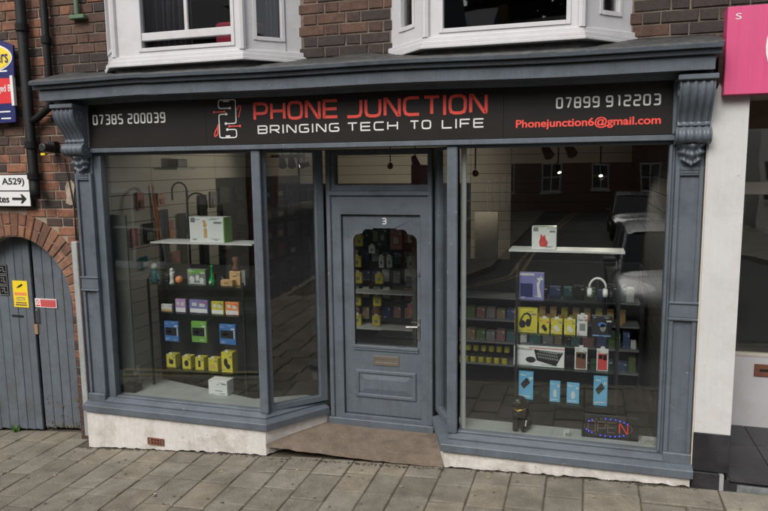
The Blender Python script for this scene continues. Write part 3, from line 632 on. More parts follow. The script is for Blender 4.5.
# ------------------------------------------------------------------ the shopfront
shop = thing('shopfront', (0, 0, -0.3), 'blue grey timber shopfront with pilasters, splayed entrance and big windows', 'shopfront')
def offset_path(A, B, C, off, clos):
    """inset the nose line A-B-C (straight run then splay) towards the shop by off; return closed polygon"""
    A, B, C = Vector(A), Vector(B), Vector(C); d1 = (B - A).normalized(); d2 = (C - B).normalized()
    s = 1 if B.x > A.x else -1
    n1 = Vector((-d1.y, d1.x)) * s; n2 = Vector((-d2.y, d2.x)) * s
    p = A + n1 * off; q = B + n2 * off; c = Vector((d1.x * d2.y - d1.y * d2.x, 0)).x
    tt = ((q - p).x * d2.y - (q - p).y * d2.x) / c
    return [tuple(p), tuple(p + d1 * tt), tuple(C + n2 * off)] + clos
LN = ((-2.57, -.085), (-.71, -.085), (-.35, .445)); RN = ((2.565, -.085), (.772, -.085), (.585, .46))
def pil(x0, x1):
    cx = (x0 + x1) / 2
    p = MB(); p.box(x0, x1, 0.02, .16, 0.072, 2.70)
    for (a, b) in ((x0, x0 + .028), (x1 - .028, x1)): p.box(a, b, 0.0, .0195, .15, 2.16)     # raised edges of the sunk panels
    p.box(x0 + .0285, x1 - .0285, 0.0, .0195, 2.10, 2.16)
    o = p.build('pilaster', PAINT, shop, bevel=.004)
    MB().box(x0 - .006, x1 + .006, -.018, .012, .073, .150).build('base_block', PAINT, o, bevel=.006)
    d = MB().box(x0 - .003, x1 + .003, -.004, .012, 1.125, 1.222).box(x0 - .008, x1 + .008, -.014, .012, 1.222, 1.238).box(x0 - .008, x1 + .008, -.012, .012, 1.106, 1.125); d.build('dado_block', PAINT, o, bevel=.004)
    m = MB()
    for z in (2.118, 2.138): m.box(cx - .055, cx + .055, -.006, .0, z, z + .007)
    m.build('neck_moulding', PAINT, o)
    # scroll corbel with fluted face
    prof = [(-.185, 2.705), (-.192, 2.67), (-.185, 2.63), (-.162, 2.585), (-.13, 2.545), (-.10, 2.51), (-.08, 2.475), (-.07, 2.452), (-.074, 2.444), (-.074, 2.428), (-.068, 2.42), (-.09, 2.412), (-.112, 2.395), (-.122, 2.368), (-.118, 2.342), (-.10, 2.322), (-.07, 2.310), (-.04, 2.308), (0.0, 2.308)]
    n = 41; V = []; F = []; hw = .104
    for j, (y, z) in enumerate(prof):
        scroll = z < 2.418
        for i in range(n):
            u = i / (n - 1); x = cx + hw * (2 * u - 1) * (1.04 if scroll else (0.94 + 0.06 * min(1, abs(z - 2.48) / .15)))
            fl = 0.5 - 0.5 * math.cos(2 * PI * 4.5 * u); edge = min(u, 1 - u) * 10
            k = min(1, max(0, (-y - .03) / .04)) * (0.0 if 2.425 < z < 2.446 else 1)
            V.append((x, y + k * (.013 * fl if edge > .4 else .0) + (0.012 * max(0, .4 - edge)), z))
    m_ = len(prof)
    for j in range(m_ - 1): F += [(j * n + i, j * n + i + 1, (j + 1) * n + i + 1, (j + 1) * n + i) for i in range(n - 1)]
    k0 = len(V)
    for sx in (0, n - 1):                                           # cheeks
        idx = [j * n + sx for j in range(m_)]; b0 = len(V); xx = V[sx][0]
        V += [(xx, .03, 2.705), (xx, .03, 2.308)]
        F.append(tuple(idx + [b0 + 1, b0]))
    F.append((0, n - 1, k0 + 2, k0)); c = MB().add(V, F).build('corbel', PAINT, o); smooth_angle(c, 50)
    # volutes on the cheeks
    m = MB()
    for sx in (-1, 1):
        sp = [(-.068 + r * math.cos(a), 2.365 + r * math.sin(a)) for a, r in [(k * .5, .044 - .0028 * k) for k in range(14)]]
        sp2 = [(-.115 + r * math.cos(a), 2.64 + r * math.sin(a)) for a, r in [(-k * .5 + 2.2, .055 - .0035 * k) for k in range(14)]]
        for q in (sp, sp2): MB().tube([(cx + sx * (hw * .99), y, z) for y, z in q], .006, 6).build('volute', PAINT, o, smooth=True)
    
    # acanthus leaf under the scroll
    V = []; F = []; nu, nvv = 21, 15
    for j in range(nvv):
        v = j / (nvv - 1)
        for i in range(nu):
            u = 2 * i / (nu - 1) - 1
            wd = .080 * math.sqrt(max(0.02, 1 - v ** 3.2)) * (1 + .13 * math.sin(v * 17 + 1))
            bulge = (.075 * (1 - u * u * .75) * (1 - v * .62)) + .014 * math.cos(u * 9.5) * (1 - v * .5) + .010 * math.sin(v * 15 + abs(u) * 3)
            V.append((cx + u * wd, .0 - max(bulge, .0), 2.308 - .135 * v - .012 * math.cos(u * 2) * v))
    for j in range(nvv - 1): F += [(j * nu + i, j * nu + i + 1, (j + 1) * nu + i + 1, (j + 1) * nu + i) for i in range(nu - 1)]
    MB().add(V, F).build('acanthus_leaf', PAINT, o, smooth=True)
    MB().box(cx - .118, cx + .118, -.205, .02, 2.706, 2.742).build('abacus', PAINT, o, bevel=.006)
pil(-2.55, -2.375); pil(2.375, 2.55)
# cornice, run along in short lengths so that it sags a little like old joinery
prof = [(.10, 2.742), (-.012, 2.742), (-.022, 2.776), (-.222, 2.772), (-.226, 2.850), (-.208, 2.852), (-.208, 2.861), (-.256, 2.863), (-.262, 2.885), (-.248, 2.887), (-.248, 2.893), (-.294, 2.895), (-.302, 2.919), (-.28, 2.924), (.10, 3.010)]
def sag(x): return .010 * math.cos((x + .9) * .75) + .004 * math.sin(x * 3.1) - .005 + (0.006 if x < -1.6 else 0)
nx = 60; V = []; F = []; n = len(prof)
for i in range(nx + 1):
    x = -2.685 + (2.58 + 2.685) * i / nx
    for y, z in prof: V.append((x + (0 if y < -.23 else (0.03 if i == 0 else (-.03 if i == nx else 0))), y, z + sag(x) * (1 if z < 2.95 else .3)))
for i in range(nx): F += [(i * n + j, i * n + (j + 1) % n, (i + 1) * n + (j + 1) % n, (i + 1) * n + j) for j in range(n)]
F += [tuple(range(n)), tuple(nx * n + j for j in reversed(range(n)))]
co = MB().add(V, F).build('cornice', PAINT, shop)
V = []; F = []; pr = [(-.278, 2.922), (-.275, 2.934), (-.12, 2.975), (.05, 3.016), (.108, 3.036), (.108, 3.02)]
for i in range(121):
    x = -2.70 + 5.29 * i / 120
    for k, (y, z) in enumerate(pr): V.append((x, y + random.uniform(-.002, .002) * (k < 2), z + sag(x) * .8 + random.uniform(-.002, .003) + (.014 * max(0, math.sin(x * 7 + 1)) * (k in (3, 4)))))
n = len(pr)
for i in range(120): F += [(i * n + j, i * n + j + 1, (i + 1) * n + j + 1, (i + 1) * n + j) for j in range(n - 1)]
MB().add(V, F).build('lead_flashing', LEAD, co, smooth=True)
# fascia frame: rail under the sign, soffit of the recess
MB().box(-2.374, 2.374, -.012, .16, 2.335, 2.374).build('head_rail', PAINT, shop, bevel=.005)
MB().box(-2.374, 2.374, .035, .16, 2.376, 2.74).build('fascia_backing', PAINT, shop)
MB().box(-2.374, 2.374, .161, .62, 2.36, 2.42).build('recess_soffit', PAINT, shop)
for a, b in ((-2.374, -2.352), (2.34, 2.374)): MB().box(a, b, -.02, .034, 2.376, 2.735).build('sign_end_trim', PAINT, shop, bevel=.003)

def window(side, nose, gx0, gx1, post, sp0, sp1):
    """display window: frame board with one big light, stepped sill, corner post, splayed return light"""
    s = side; A, B, C = nose
    fx0, fx1 = (A[0] - s * 0, 0)
    x_out = -2.3745 if s < 0 else 2.3745
    lo, hi = sorted((x_out, post)); g0, g1 = sorted((gx0, gx1))
    fr = MB(); fr.panel(rect(lo, hi, .112, 2.334), [rect(g0, g1, .128, 2.312)], lambda u, v, d: (u, .105 - d, v), .065)
    # moulded inner edge
    for (a, b) in ((g0 - .020, g0 - .001), (g1 + .001, g1 + .020)): fr.box(a, b, .026, .0395, .130, 2.31)
    o = fr.build('display_window', PAINT, shop, bevel=.004)
    back = [(post - s * -.05, .14), (x_out, .14)]
    def loft(name, rings, xa, mm, bev):
        V = []; F = []
        for off, z in rings: V += [(x, y, z) for x, y in offset_path((xa, A[1]), B, C, off, [])]
        for i in range(len(rings) - 1): F += [(3 * i + k, 3 * i + k + 1, 3 * i + k + 4, 3 * i + k + 3) for k in range(2)]
        F += [tuple(3 * i for i in range(len(rings))), tuple(3 * i + 2 for i in reversed(range(len(rings))))]
        return MB().add(V, F).build(name, mm, o, bevel=bev, seg=2)
    loft('sill', [(.14, 0.0), (0.0, 0.0), (0.0, .055), (.006, .060), (.075, .078), (.14, .080)], A[0], PAINT, .003)
    loft('bottom_rail', [(.13, .079), (.066, .079), (.066, .092), (.112, .1135), (.19, .1135)], x_out, PAINT, .003)
    MB().box(g0 - .004, g1 + .004, .082, .088, .124, 2.316).build('pane', GLASS, o)
    # corner post, slightly proud
    pw = sorted((post, post - s * .082)); MB().prism([(pw[0], .012), (pw[1], .012), (pw[1] + (0 if s > 0 else -.01), .10), (pw[0] + (.01 if s > 0 else 0), .10)], .112, 2.3345).build('corner_post', PAINT, o, bevel=.010, seg=3)
    # splayed return
    p, q = Vector(sp0), Vector(sp1); e = q - p; L = e.length; e.normalize(); nn = Vector((e.y, -e.x)) * (1 if s < 0 else -1)
    mp = lambda u, v, d: (p.x + e.x * u + nn.x * (d - .045), p.y + e.y * u + nn.y * (d - .045), v)
    m = MB(); m.panel(rect(0.0, L, .1125, 2.334), [rect(.035, L - .075, .165, 2.312)], mp, .05); m.build('return_frame', PAINT, o, bevel=.004)
    mg = MB(); a, b = .032, L - .072
    mg.add([mp(a, .16, .022), mp(b, .16, .022), mp(b, 2.316, .022), mp(a, 2.316, .022), mp(a, .16, .016), mp(b, .16, .016), mp(b, 2.316, .016), mp(a, 2.316, .016)],
           [(0, 1, 2, 3), (7, 6, 5, 4), (0, 4, 5, 1), (1, 5, 6, 2), (2, 6, 7, 3), (3, 7, 4, 0)]); mg.build('return_pane', GLASS, o)
    return o
wl = window(-1, LN, -2.285, -0.818, -0.815, (-.748, .075), (-.375, .475))
wr = window(1, RN, 2.335, 0.884, 0.884, (.83, .075), (.615, .475))
def plinth(poly, name='plinth', sd=1):
    """rough white base under a window, its foot ragged against the pavement"""
    rnd = random.Random(sd); P = [Vector(p) for p in poly]; pts = []
    for a, b in zip(P[:-1], P[1:]):
        k = max(1, int((b - a).length / .03)); pts += [a + (b - a) * i / k for i in range(k)]
    pts.append(P[-1]); V = []; F = []
    for i, p in enumerate(pts):
        V += [(p.x, p.y + rnd.uniform(-.003, .003), -.001), (p.x, p.y + rnd.uniform(-.005, .003), -.05), (p.x, p.y + rnd.uniform(-.004, .004), pz(p.x, p.y) + .006 + rnd.uniform(-.006, .009)), (p.x, p.y + .03, pz(p.x, p.y) + .02)]
    for i in range(len(pts) - 1): F += [(4 * i + k, 4 * i + 4 + k, 4 * i + 5 + k, 4 * i + 1 + k) for k in range(3)]
    return MB().add(V, F).build(name, ROUGHCAST, shop)
MB().prism([(-2.545, .13), (-2.545, -.03), (-.75, -.03), (-.41, .46), (-.38, .55)], -.7, -.002).build('dark_gap_backing', DEBRIS, shop)  # added dark backing, makes the gap at the plinth foot read dark
MB().prism([(.64, .55), (.64, .46), (.81, -.03), (2.543, -.03), (2.543, .13)], -.7, -.002).build('dark_gap_backing', DEBRIS, shop)
pl = plinth([(-2.55, .14), (-2.55, -.055), (-.735, -.055), (-.385, .455), (-.36, .55)])
plinth([(.62, .55), (.612, .455), (.792, -.055), (2.548, -.055), (2.548, .14)], sd=3)
# terracotta air brick in the left plinth
m = MB(); m.panel(rect(-1.902, -1.735, -.252, -.190), [rect(-1.892 + k * .031, -1.874 + k * .031, z, z + .018) for k in range(5) for z in (-.243, -.216)], onface(-.056), .012); m.box(-1.90, -1.737, -.056, -.05, -.25, -.192)
m.build('air_brick', TERRA, pl)

# door frame, fanlight and door
FY = .475
df = MB(); df.panel(rect(-.345, .592, -.085, 2.3345), [rect(-.218, .484, .0, 1.782), rect(-.268, .566, 2.035, 2.285)], lambda u, v, d: (u, FY + .09 - d, v), .09)
dfo = df.build('door_frame', PAINT, shop, bevel=.004)
MB().box(-.335, .582, FY - .022, FY - .001, 1.945, 1.985).box(-.335, .582, FY - .012, FY - .001, 1.985, 2.005).build('transom_bar', PAINT, dfo, bevel=.005)
MB().box(-.275, .573, FY + .045, FY + .051, 2.03, 2.29).build('fanlight_pane', GLASS, dfo)
MB().box(-.36, .60, FY - .035, FY - .0005, -.11, -.03).build('threshold', PAINT, dfo, bevel=.005)
for a, b in ((-.345, -.305), (.552, .592)): MB().box(a, b, FY - .02, FY - .0005, -.03, 2.33).build('jamb_moulding', PAINT, dfo, bevel=.006)
def scallop():
    l, r, b, t = -.118, .448, .632, 1.665
    left = []
    for c, rad_, a0, a1 in (((l + .062, t - .112), .062, PI, PI * .5), ((l + .128, t - .055), .046, PI * .95, PI * .5), ((l + .188, t - .012), .012, PI, PI * .5)):
        left += [(c[0] + rad_ * math.cos(a0 + (a1 - a0) * i / 6), c[1] + rad_ * math.sin(a0 + (a1 - a0) * i / 6)) for i in range(7)]
    right = [(l + r - x, z) for x, z in reversed(left)]
    return [(r, b), (l, b)] + left + right
DY = FY + .030
door = MB(); g = scallop(); door.panel(rect(-.214, .480, .006, 1.778), [g], lambda u, v, d: (u, DY + .044 - d, v), .044)
do = door.build('door', PAINT, shop, bevel=.003)
m = MB(); m.panel(scallop(), [], lambda u, v, d: (u, DY + .030 - d, v), .006); m.build('pane', GLASS, do)
m = MB(); m.strip([(-.130, .622), (.460, .622)], .026, onface(DY), .016); m.strip([(-.13, .597), (.46, .597)], .016, onface(DY), .010); m.build('glazing_sill', PAINT, do, bevel=.004)
m = MB(); m.strip(rect(-.100, .420, .18, .398), .032, onface(DY), .014, True); m.build('panel_moulding', PAINT, do, bevel=.006, seg=2)
V = [(-.084, DY - .001, .196), (.404, DY - .001, .196), (.404, DY - .001, .382), (-.084, DY - .001, .382), (-.03, DY - .013, .245), (.35, DY - .013, .245), (.35, DY - .013, .333), (-.03, DY - .013, .333)]
MB().add(V, [(4, 5, 6, 7), (0, 1, 5, 4), (1, 2, 6, 5), (2, 3, 7, 6), (3, 0, 4, 7)]).build('raised_panel', PAINT, do)
m = MB(); m.panel(rect(.047, .283, .462, .548), [rect(.065, .265, .49, .52)], onface(DY), .007); m.box(.062, .268, DY - .004, DY - .0005, .487, .523); m.build('letterbox', BRASS, do, bevel=.002)
m = MB().box(.448, .474, DY - .010, DY, .715, .90); m.tube([(.461, DY - .012, .832), (.461, DY - .045, .832), (.36, DY - .05, .828)], .0085, 8); m.build('handle', METAL, do, bevel=.002)
MB().lathe([(.012, -.01), (.012, .0)], (.463, DY, 1.275), 12, 'y').build('lock', METAL, do)
lettering('3', .143, .183, 1.700, 1.755, .009, DY - .0005).build('house_number', WHITE, do)

# --- sign on the fascia
sg = thing('shop_sign', (0, 0, 2.377), 'black fascia sign with red and silver lettering above the shop windows', 'sign')
for a, b in ((-2.3515, -1.2005), (-1.1995, 1.2195), (1.2205, 2.3395)): MB().box(a, b, -.006, .033, 2.377, 2.760).build('board', SIGNBLACK, sg, bevel=.001)
SY = -.0062
lettering('PHONE', -.763, -.036, 2.560, 2.704, .0225, SY, .13).build('name_lettering', RED, sg)
lettering('JUNCTION', .022, 1.106, 2.556, 2.700, .0225, SY, .13).build('name_lettering', RED, sg)
for wd, a, b in (('BRINGING', -.730, -.033), ('TECH', .031, .436), ('TO', .527, .690), ('LIFE', .770, 1.082)):
    lettering(wd, a, b, 2.457, 2.524, .0105, SY, .25).build('slogan_lettering', SILVER, sg)
for wd, a, b in (('07385', -2.308, -1.998), ('200039', -1.952, -1.580)): lettering(wd, a, b, 2.573, 2.66, .0125, SY, .28).build('phone_number', SILVER, sg)
for wd, a, b in (('07899', 1.582, 1.872), ('912203', 1.912, 2.263)): lettering(wd, a, b, 2.571, 2.648, .0115, SY, .28).build('phone_number', SILVER, sg)
fonttext('Phonejunction6@gmail.com', 1.308, 2.268, 2.430, 2.506, SY, .022).build('email_lettering', RED, sg)
# logo: a phone outline opened into two hooks, with circuit dots and red flicks
def LG(u, v): return (-1.075 + u * .155, 2.435 + v * .300)
m = MB(); T = .0085
for pts in ([(.66, .78), (0, .78), (0, 1), (1, 1), (1, .375), (.40, .375)], [(.44, .625), (0, .625), (0, 0), (1, 0), (1, .215), (.47, .215)]):
    m.strip(rounded([LG(*p) for p in pts], .018), T, onface(SY), .002)
for u, v in ((.66, .78), (.40, .375), (.44, .625), (.47, .215)): m.panel(ell(*LG(u, v), .011, .011, 12), [], onface(SY), .0027)
for a, b, v in ((.28, .64, .965), (.36, .62, .04)): m.strip([LG(a, v), LG(b, v)], .011, onface(SY), .0015)
m.build('logo_outline', SILVER, sg)
for pts in ([(-.28, .69), (.33, .69)], [(.60, .30), (1.22, .30)]):
    m = MB(); m.strip([LG(*p) for p in pts], .008, onface(SY), .0018); [m.panel(ell(*LG(*p), .010, .010, 12), [], onface(SY), .0024) for p in pts]; m.build('logo_flick', RED, sg)
for pts in ([(1.06, .72), (1.17, .82), (1.28, .84), (1.30, .78), (1.15, .53)], [(-.06, .36), (-.09, .30), (-.27, .16), (-.30, .04), (-.20, .05), (-.10, .12), (-.08, .28)]): m = MB(); m.strip(rounded([LG(*p) for p in pts], .012), .009, onface(SY), .0018); m.build('logo_flick', RED, sg)

# --- worn stone doorstep
V = []; F = []; nn, mm = 22, 14
fl_, fr_, bl_, br_ = Vector((-.722, -.075)), Vector((.795, -.070)), Vector((-.40, .472)), Vector((.625, .472))
for j in range(mm + 1):
    for i in range(nn + 1):
        a = fl_.lerp(fr_, i / nn); b = bl_.lerp(br_, i / nn); p = a.lerp(b, j / mm)
        edge = max(0, 1 - j / mm * 7); V.append((p.x + random.uniform(-.003, .003), p.y + random.uniform(-.004, .004) * edge, -.112 + .026 * j / mm - .008 * math.exp(-((p.x - .1) / .4) ** 2) * (1 - j / mm * .5) + random.uniform(-.0008, .0008)))
for j in range(mm): F += [(j * (nn + 1) + i, j * (nn + 1) + i + 1, (j + 1) * (nn + 1) + i + 1, (j + 1) * (nn + 1) + i) for i in range(nn)]
b0 = len(V)
for i in range(nn + 1): p = V[i]; V.append((p[0], p[1] - .004 + random.uniform(.0, .005), p[2] - .027 + random.uniform(-.005, .004))); V.append((p[0], p[1] + .14, p[2] - .030))
for i in range(nn): F += [(i, b0 + 2 * i, b0 + 2 * i + 2, i + 1), (b0 + 2 * i, b0 + 2 * i + 1, b0 + 2 * i + 3, b0 + 2 * i + 2)]
smooth_angle(MB().add(V, F).build('doorstep', STONE, label='worn brown stone doorstep in front of the shop door', cat='doorstep'), 35)
# grit and moss gathered along the foot of the front
mb = MB()
for k in range(1500):
    x = random.uniform(-2.65, 2.6); y = -.058 - random.random() ** 2.5 * .035
    if -.70 < x < .81: y = -.085 - random.random() ** 2 * .03
    s = .003 + .014 * random.random() ** 3; z = pz(x, y); n = 5
    ring = [(x + s * math.cos(a) * random.uniform(.6, 1.6), y + s * math.sin(a) * random.uniform(.6, 1), z - .004) for a in [2 * PI * i / n for i in range(n)]]
    mb.add(ring + [(x, y, z + s * random.uniform(.3, .8))], [(i, (i + 1) % n, n) for i in range(n)])
mb.build('grit', DEBRIS, kind='stuff', label='dark grit and moss along the foot of the shopfront', cat='grit')
for k, (x, y) in enumerate(sorted([(-2.42, -.62), (-.97, -.39), (-.35, -.28), (.02, -.33), (.12, -.36), (1.16, -.17), (1.9, -.33), (-.63, -.22), (.55, -.42), (2.62, -.24), (-1.3, -.8)])):
    V = []; a0 = random.uniform(0, 6); s = random.uniform(.009, .017)
    for i in range(8): a = a0 + i * PI / 4; r = s * (1 if i % 2 else .62) * (1.5 if i in (0, 4) else 1); V.append((x + r * math.cos(a), y + r * math.sin(a) * .8, pz(x, y) + .004 + random.uniform(0, .006)))
    V += [(p[0], p[1], p[2] + .0015) for p in V]
    MB().add(V, [tuple(range(7, -1, -1)), tuple(range(8, 16))] + [(i, (i + 1) % 8, 8 + (i + 1) % 8, 8 + i) for i in range(8)]).build('leaf', LEAFM, label='small dry leaf on the paving slabs, %s of the scattered leaves' % ORD[k], cat='leaf', group='dry leaves on the pavement')
mb = MB()
for k in range(14):
    x = -3.72 + random.gauss(0, .012); y = .235 + random.gauss(0, .008); z = pz(x, y) - .005; a = random.uniform(0, 6.3); h = random.uniform(.03, .09); l = random.uniform(.02, .05); wv = .008
    c, s = math.cos(a), math.sin(a)
    mb.add([(x - s * wv, y + c * wv, z), (x + s * wv, y - c * wv, z), (x + c * l * .6 + s * wv, y + s * l * .6 - c * wv, z + h * .8), (x + c * l, y + s * l, z + h), (x + c * l * .6 - s * wv, y + s * l * .6 + c * wv, z + h * .8)], [(0, 1, 2, 3, 4)])
mb.build('weed', WEED, kind='stuff', label='small green weed at the foot of the gate', cat='weed')

# ------------------------------------------------------------------ neighbouring shop on the right
nb = thing('neighbour_shop', (3.4, .3, -.06), 'white fronted neighbouring shop with recessed cream window frame at right', 'shop')
V = []; F = []                                              # pillar with a ragged painted top
k = 14; PX0, PX1 = 2.565, 2.795
top = [(PX0 + (PX1 - PX0) * i / k, 2.60 + (.03 if i < 6 else .0) + random.uniform(-.02, .025) + (.02 * i if i < 4 else .03)) for i in range(k + 1)]
pil_o = MB().prism([(PX0, .322), (PX1, .322)] + top[::-1], -.02, .11, 'y').box(PX0, PX1, .111, 1.1, .322, 2.66).build('pillar', PILLARW, nb)
MB().box(2.556, 2.5645, -.012, .1, -.05, 2.58).build('edge_bead', CREAMW, pil_o)
MB().box(PX0 - .002, PX1 + .002, -.026, 1.1, .045, .320).build('base_tile', TILEB, pil_o, bevel=.003)
MB().box(PX0 - .004, 2.735, -.040, .2, -.12, .040).build('base_tile', TILEB, pil_o, bevel=.003)
MB().box(2.738, 2.765, -.045, .2, -.12, .036).build('joint_strip', CONDUIT, pil_o)
MB().box(2.60, 2.80, -.018, .118, 2.62, 2.95).build('brick_core', BR_BR, nb)
# tiled step and lobby floor
stp = MB().box(2.768, 6.0, -.04, .0, -.14, -.012).build('step_riser', TILEB, nb); MB().box(2.85, 3.15, -.046, -.0405, -.085, -.02).build('marble_patch', MARBLE, stp)
MB().box(2.80, 6.0, .0, 1.2, -.14, -.004).build('lobby_bedding', GREYC, nb)
tx = [2.80, 3.11, 3.58, 4.05, 4.52, 4.99, 5.46]; ty = [-.05, .22, .64, 1.06]
for j in range(3):
    for i in range(len(tx) - 1): MB().box(tx[i] + .003, tx[i + 1] - .003, ty[j] + .003, ty[j + 1] - .003, -.003, .008).build('floor_tile', TILEB, nb, bevel=.002)
NY = 1.06
MB().box(2.80, 6.0, NY, NY + .1, .0, .60).build('stall_riser', WHITEP, nb)
fr = MB(); fr.panel(rect(2.80, 6.0, .601, 2.66), [rect(2.83, 3.9, .63, 1.93), rect(2.83, 3.9, 2.03, 2.50), rect(3.98, 5.9, .63, 1.93), rect(3.98, 5.9, 2.03, 2.50)], lambda u, v, d: (u, NY + .06 - d, v), .06); fo = fr.build('window_frame', CREAMW, nb, bevel=.004)
for a, b in ((2.826, 3.904), (3.976, 5.904)):
    for c, d in ((.626, 1.934), (2.026, 2.504)): MB().box(a, b, NY + .02, NY + .026, c, d).build('pane', GLASS, fo)
MB().box(2.80, 6.0, -.02, 1.1, 2.661, 2.70).build('lobby_ceiling', CREAMW, nb)
MB().box(2.80, 6.0, NY - .03, NY - .001, 2.45, 2.66).build('wood_head', WOODB, nb)
lp = MB().box(3.16, 3.42, NY - .012, NY - .001, .44, .545).build('letter_plate', TERRA, nb, bevel=.004); MB().box(3.20, 3.38, NY - .015, NY - .0125, .485, .505).build('flap_slot', BLACK, lp)
MB().box(2.9, 6.0, 3.2, 3.3, -.1, 2.7).box(2.79, 2.80, 1.17, 3.3, -.1, 2.7).box(2.8, 6.0, 1.17, 3.3, -.12, -.01).box(2.8, 6.0, 1.17, 3.3, 2.66, 2.7).box(6.0, 6.1, -.05, 3.3, -.1, 2.7).build('shop_room', mat('neighbour_room', (.24, .18, .125), .8, .2, 2), nb)
t = thing('display_chair', (3.35, 1.75, 0.0), 'dark high backed chair inside the neighbouring shop window', 'chair')
MB().box(3.12, 3.50, 1.55, 1.95, .42, .50).build('seat', DARK, t, bevel=.03); MB().prism([(3.12, .5), (3.5, .5), (3.47, 1.45), (3.40, 1.58), (3.22, 1.58), (3.15, 1.45)], 1.93, 2.0, 'y').build('backrest', DARK, t, bevel=.03)
for x in (3.15, 3.47):
    for y in (1.58, 1.92): MB().tube([(x, y, .42), (x, y, -.01)], .018, 8).build('leg', METAL, t)
t = thing('pink_sign', (3.6, -.1, 2.61), 'bright pink shop sign with a white oval at the upper right corner', 'sign')
MB().box(2.625, 6.0, -.10, .02, 2.612, 3.155).build('board', PINK, t, bevel=.004)
m = MB(); m.strip(ell(3.02, 2.90, .145, .20, 30), .05, onface(-.1), .006, True); m.panel(ell(3.02, 2.90, .13, .185, 30), [], onface(-.1), .004); m.build('white_oval', WHITE, t)
fonttext('S', 2.672, 2.705, 3.075, 3.112, -.1, 0).build('lettering', WHITE, t)

# ------------------------------------------------------------------ shop interior
def struct(name, mb, m): return mb.build(name, m, kind='structure')
struct('shop_floor', MB().box(-2.5, 2.5, .566, 4.7, -.12, -.03), DARKWOOD)
struct('shop_ceiling', MB().box(-2.5, 2.5, .621, 4.7, 2.45, 2.5), CREAMW)
wl_ = struct('shop_wall_left', MB().box(-2.5, -2.40, .16, 4.7, -.03, 2.45), DARK)
wr_ = struct('shop_wall_right', MB().box(2.40, 2.5, .16, 4.7, -.03, 2.45), DARK)
wb_ = struct('shop_wall_back', MB().box(-2.40, 2.40, 4.5, 4.6, -.03, 2.45), DARK)
k = 0; z = .0
while z < 2.4:                                             # slatwall boards with open grooves
    z1 = min(z + .124, 2.44)
    MB().box(-2.399, -2.365, .20, .84, z, z1).build('slat', CREAM, wl_)
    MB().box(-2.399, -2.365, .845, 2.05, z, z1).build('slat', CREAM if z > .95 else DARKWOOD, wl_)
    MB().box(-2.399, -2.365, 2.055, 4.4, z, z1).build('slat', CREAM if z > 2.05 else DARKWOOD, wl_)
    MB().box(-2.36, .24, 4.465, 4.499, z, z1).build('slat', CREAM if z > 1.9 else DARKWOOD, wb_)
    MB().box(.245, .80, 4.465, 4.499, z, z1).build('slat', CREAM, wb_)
    MB().box(.805, 2.36, 4.465, 4.499, z, z1).build('slat', CREAM if z > 2.12 else DARKWOOD, wb_)  # pale reflected band of the right window put into the top boards' cream
    MB().box(2.365, 2.399, .20, 4.4, z, z1).build('slat', DARKWOOD, wr_)
    z += .13; k += 1
struct('window_bed_left', MB().prism([(-2.37, .09), (-.83, .09), (-.46, .50), (-.62, .52), (-1.02, .30), (-2.37, .64)], .086, .123), BEDM)
struct('window_bed_right', MB().prism([(.86, .09), (2.37, .09), (2.37, .36), (.80, .38), (.70, .5), (.66, .5)], .086, .108), BEDM)
# lamps on the ceiling: black spot heads, lit lens
def spot(x, y, z, aim, label, energy):
    t = thing('ceiling_spotlight', (x, y, z), label, 'spotlight', 'lit spotlights inside the shop')
    a = Vector(aim).normalized(); c = Vector((x, y, z))
    MB().tube([(x, y, 2.45), (x, y, z + .04)], .008, 6).build('stem', BLACK, t)
    MB().tube([c - a * .06, c + a * .05], [.026, .034], 12).build('head', BLACK, t); MB().tube([c + a * .051, c + a * .053], .018, 12).build('lens', LAMPE, t)
    ld = bpy.data.lights.new('spot', 'SPOT'); ld.energy = energy; ld.spot_size = RAD(110); ld.spot_blend = .6; ld.color = (1, .9, .75); ld.shadow_soft_size = .03
    o = bpy.data.objects.new('lamp_light', ld); COL.objects.link(o); o.parent = t; o.location = a * .08; o.rotation_euler = (-a).to_track_quat('Z', 'Y').to_euler()
for x, y, z, aim, lb, e in ((.70, 2.0, 2.112, (-.1, .75, -.1), 'lit black spotlight seen beside the white pole in the right window', 8),
                            (1.525, 2.0, 2.15, (.3, -.5, -.8), 'lit black spotlight in the upper middle of the right window', 10),
                            (1.93, 2.2, 2.11, (.1, -.6, -.75), 'lit black spotlight right of the middle in the right window', 10),
                            (-1.21, 2.0, 2.218, (-.85, -.3, -.2), 'lit black spotlight behind the splayed pane left of the door', 12),
                            (-.33, 2.4, 2.20, (-.3, .9, -.15), 'lit black spotlight seen through the fanlight over the door', 24)): spot(x, y, z, aim, lb, e)
def dead_spot(x, y, z, aim, label):
    t = thing('track_spotlight', (x, y, z), label, 'spotlight'); a = Vector(aim).normalized(); c = Vector((x, y, z))
    MB().tube([(x, y, 2.45), (x, y, z + .03)], .008, 6).build('stem', BLACK, t); MB().tube([c - a * .07, c + a * .06], [.03, .045], 12).build('head', BLACK, t)
for x, y, z, lb in ((1.47, 1.0, 2.30, 'unlit black spotlight left of the pair at the top of the right window'), (1.66, 1.0, 2.31, 'unlit black spotlight right of the pair at the top of the right window'),
                    (-1.38, 1.8, 2.25, 'unlit black spotlight left of a pair behind the splayed pane'), (-1.27, 1.8, 2.25, 'unlit black spotlight right of a pair behind the splayed pane'), (.06, 2.0, 2.235, 'unlit dark spotlight at the right end of the fanlight')): dead_spot(x, y, z, (.35, -.6, -.6), lb)
MB().box(-1.5, -1.15, 1.76, 1.84, 2.30, 2.33).build('light_track', BLACK, label='short black lighting track behind the splayed pane', cat='track')

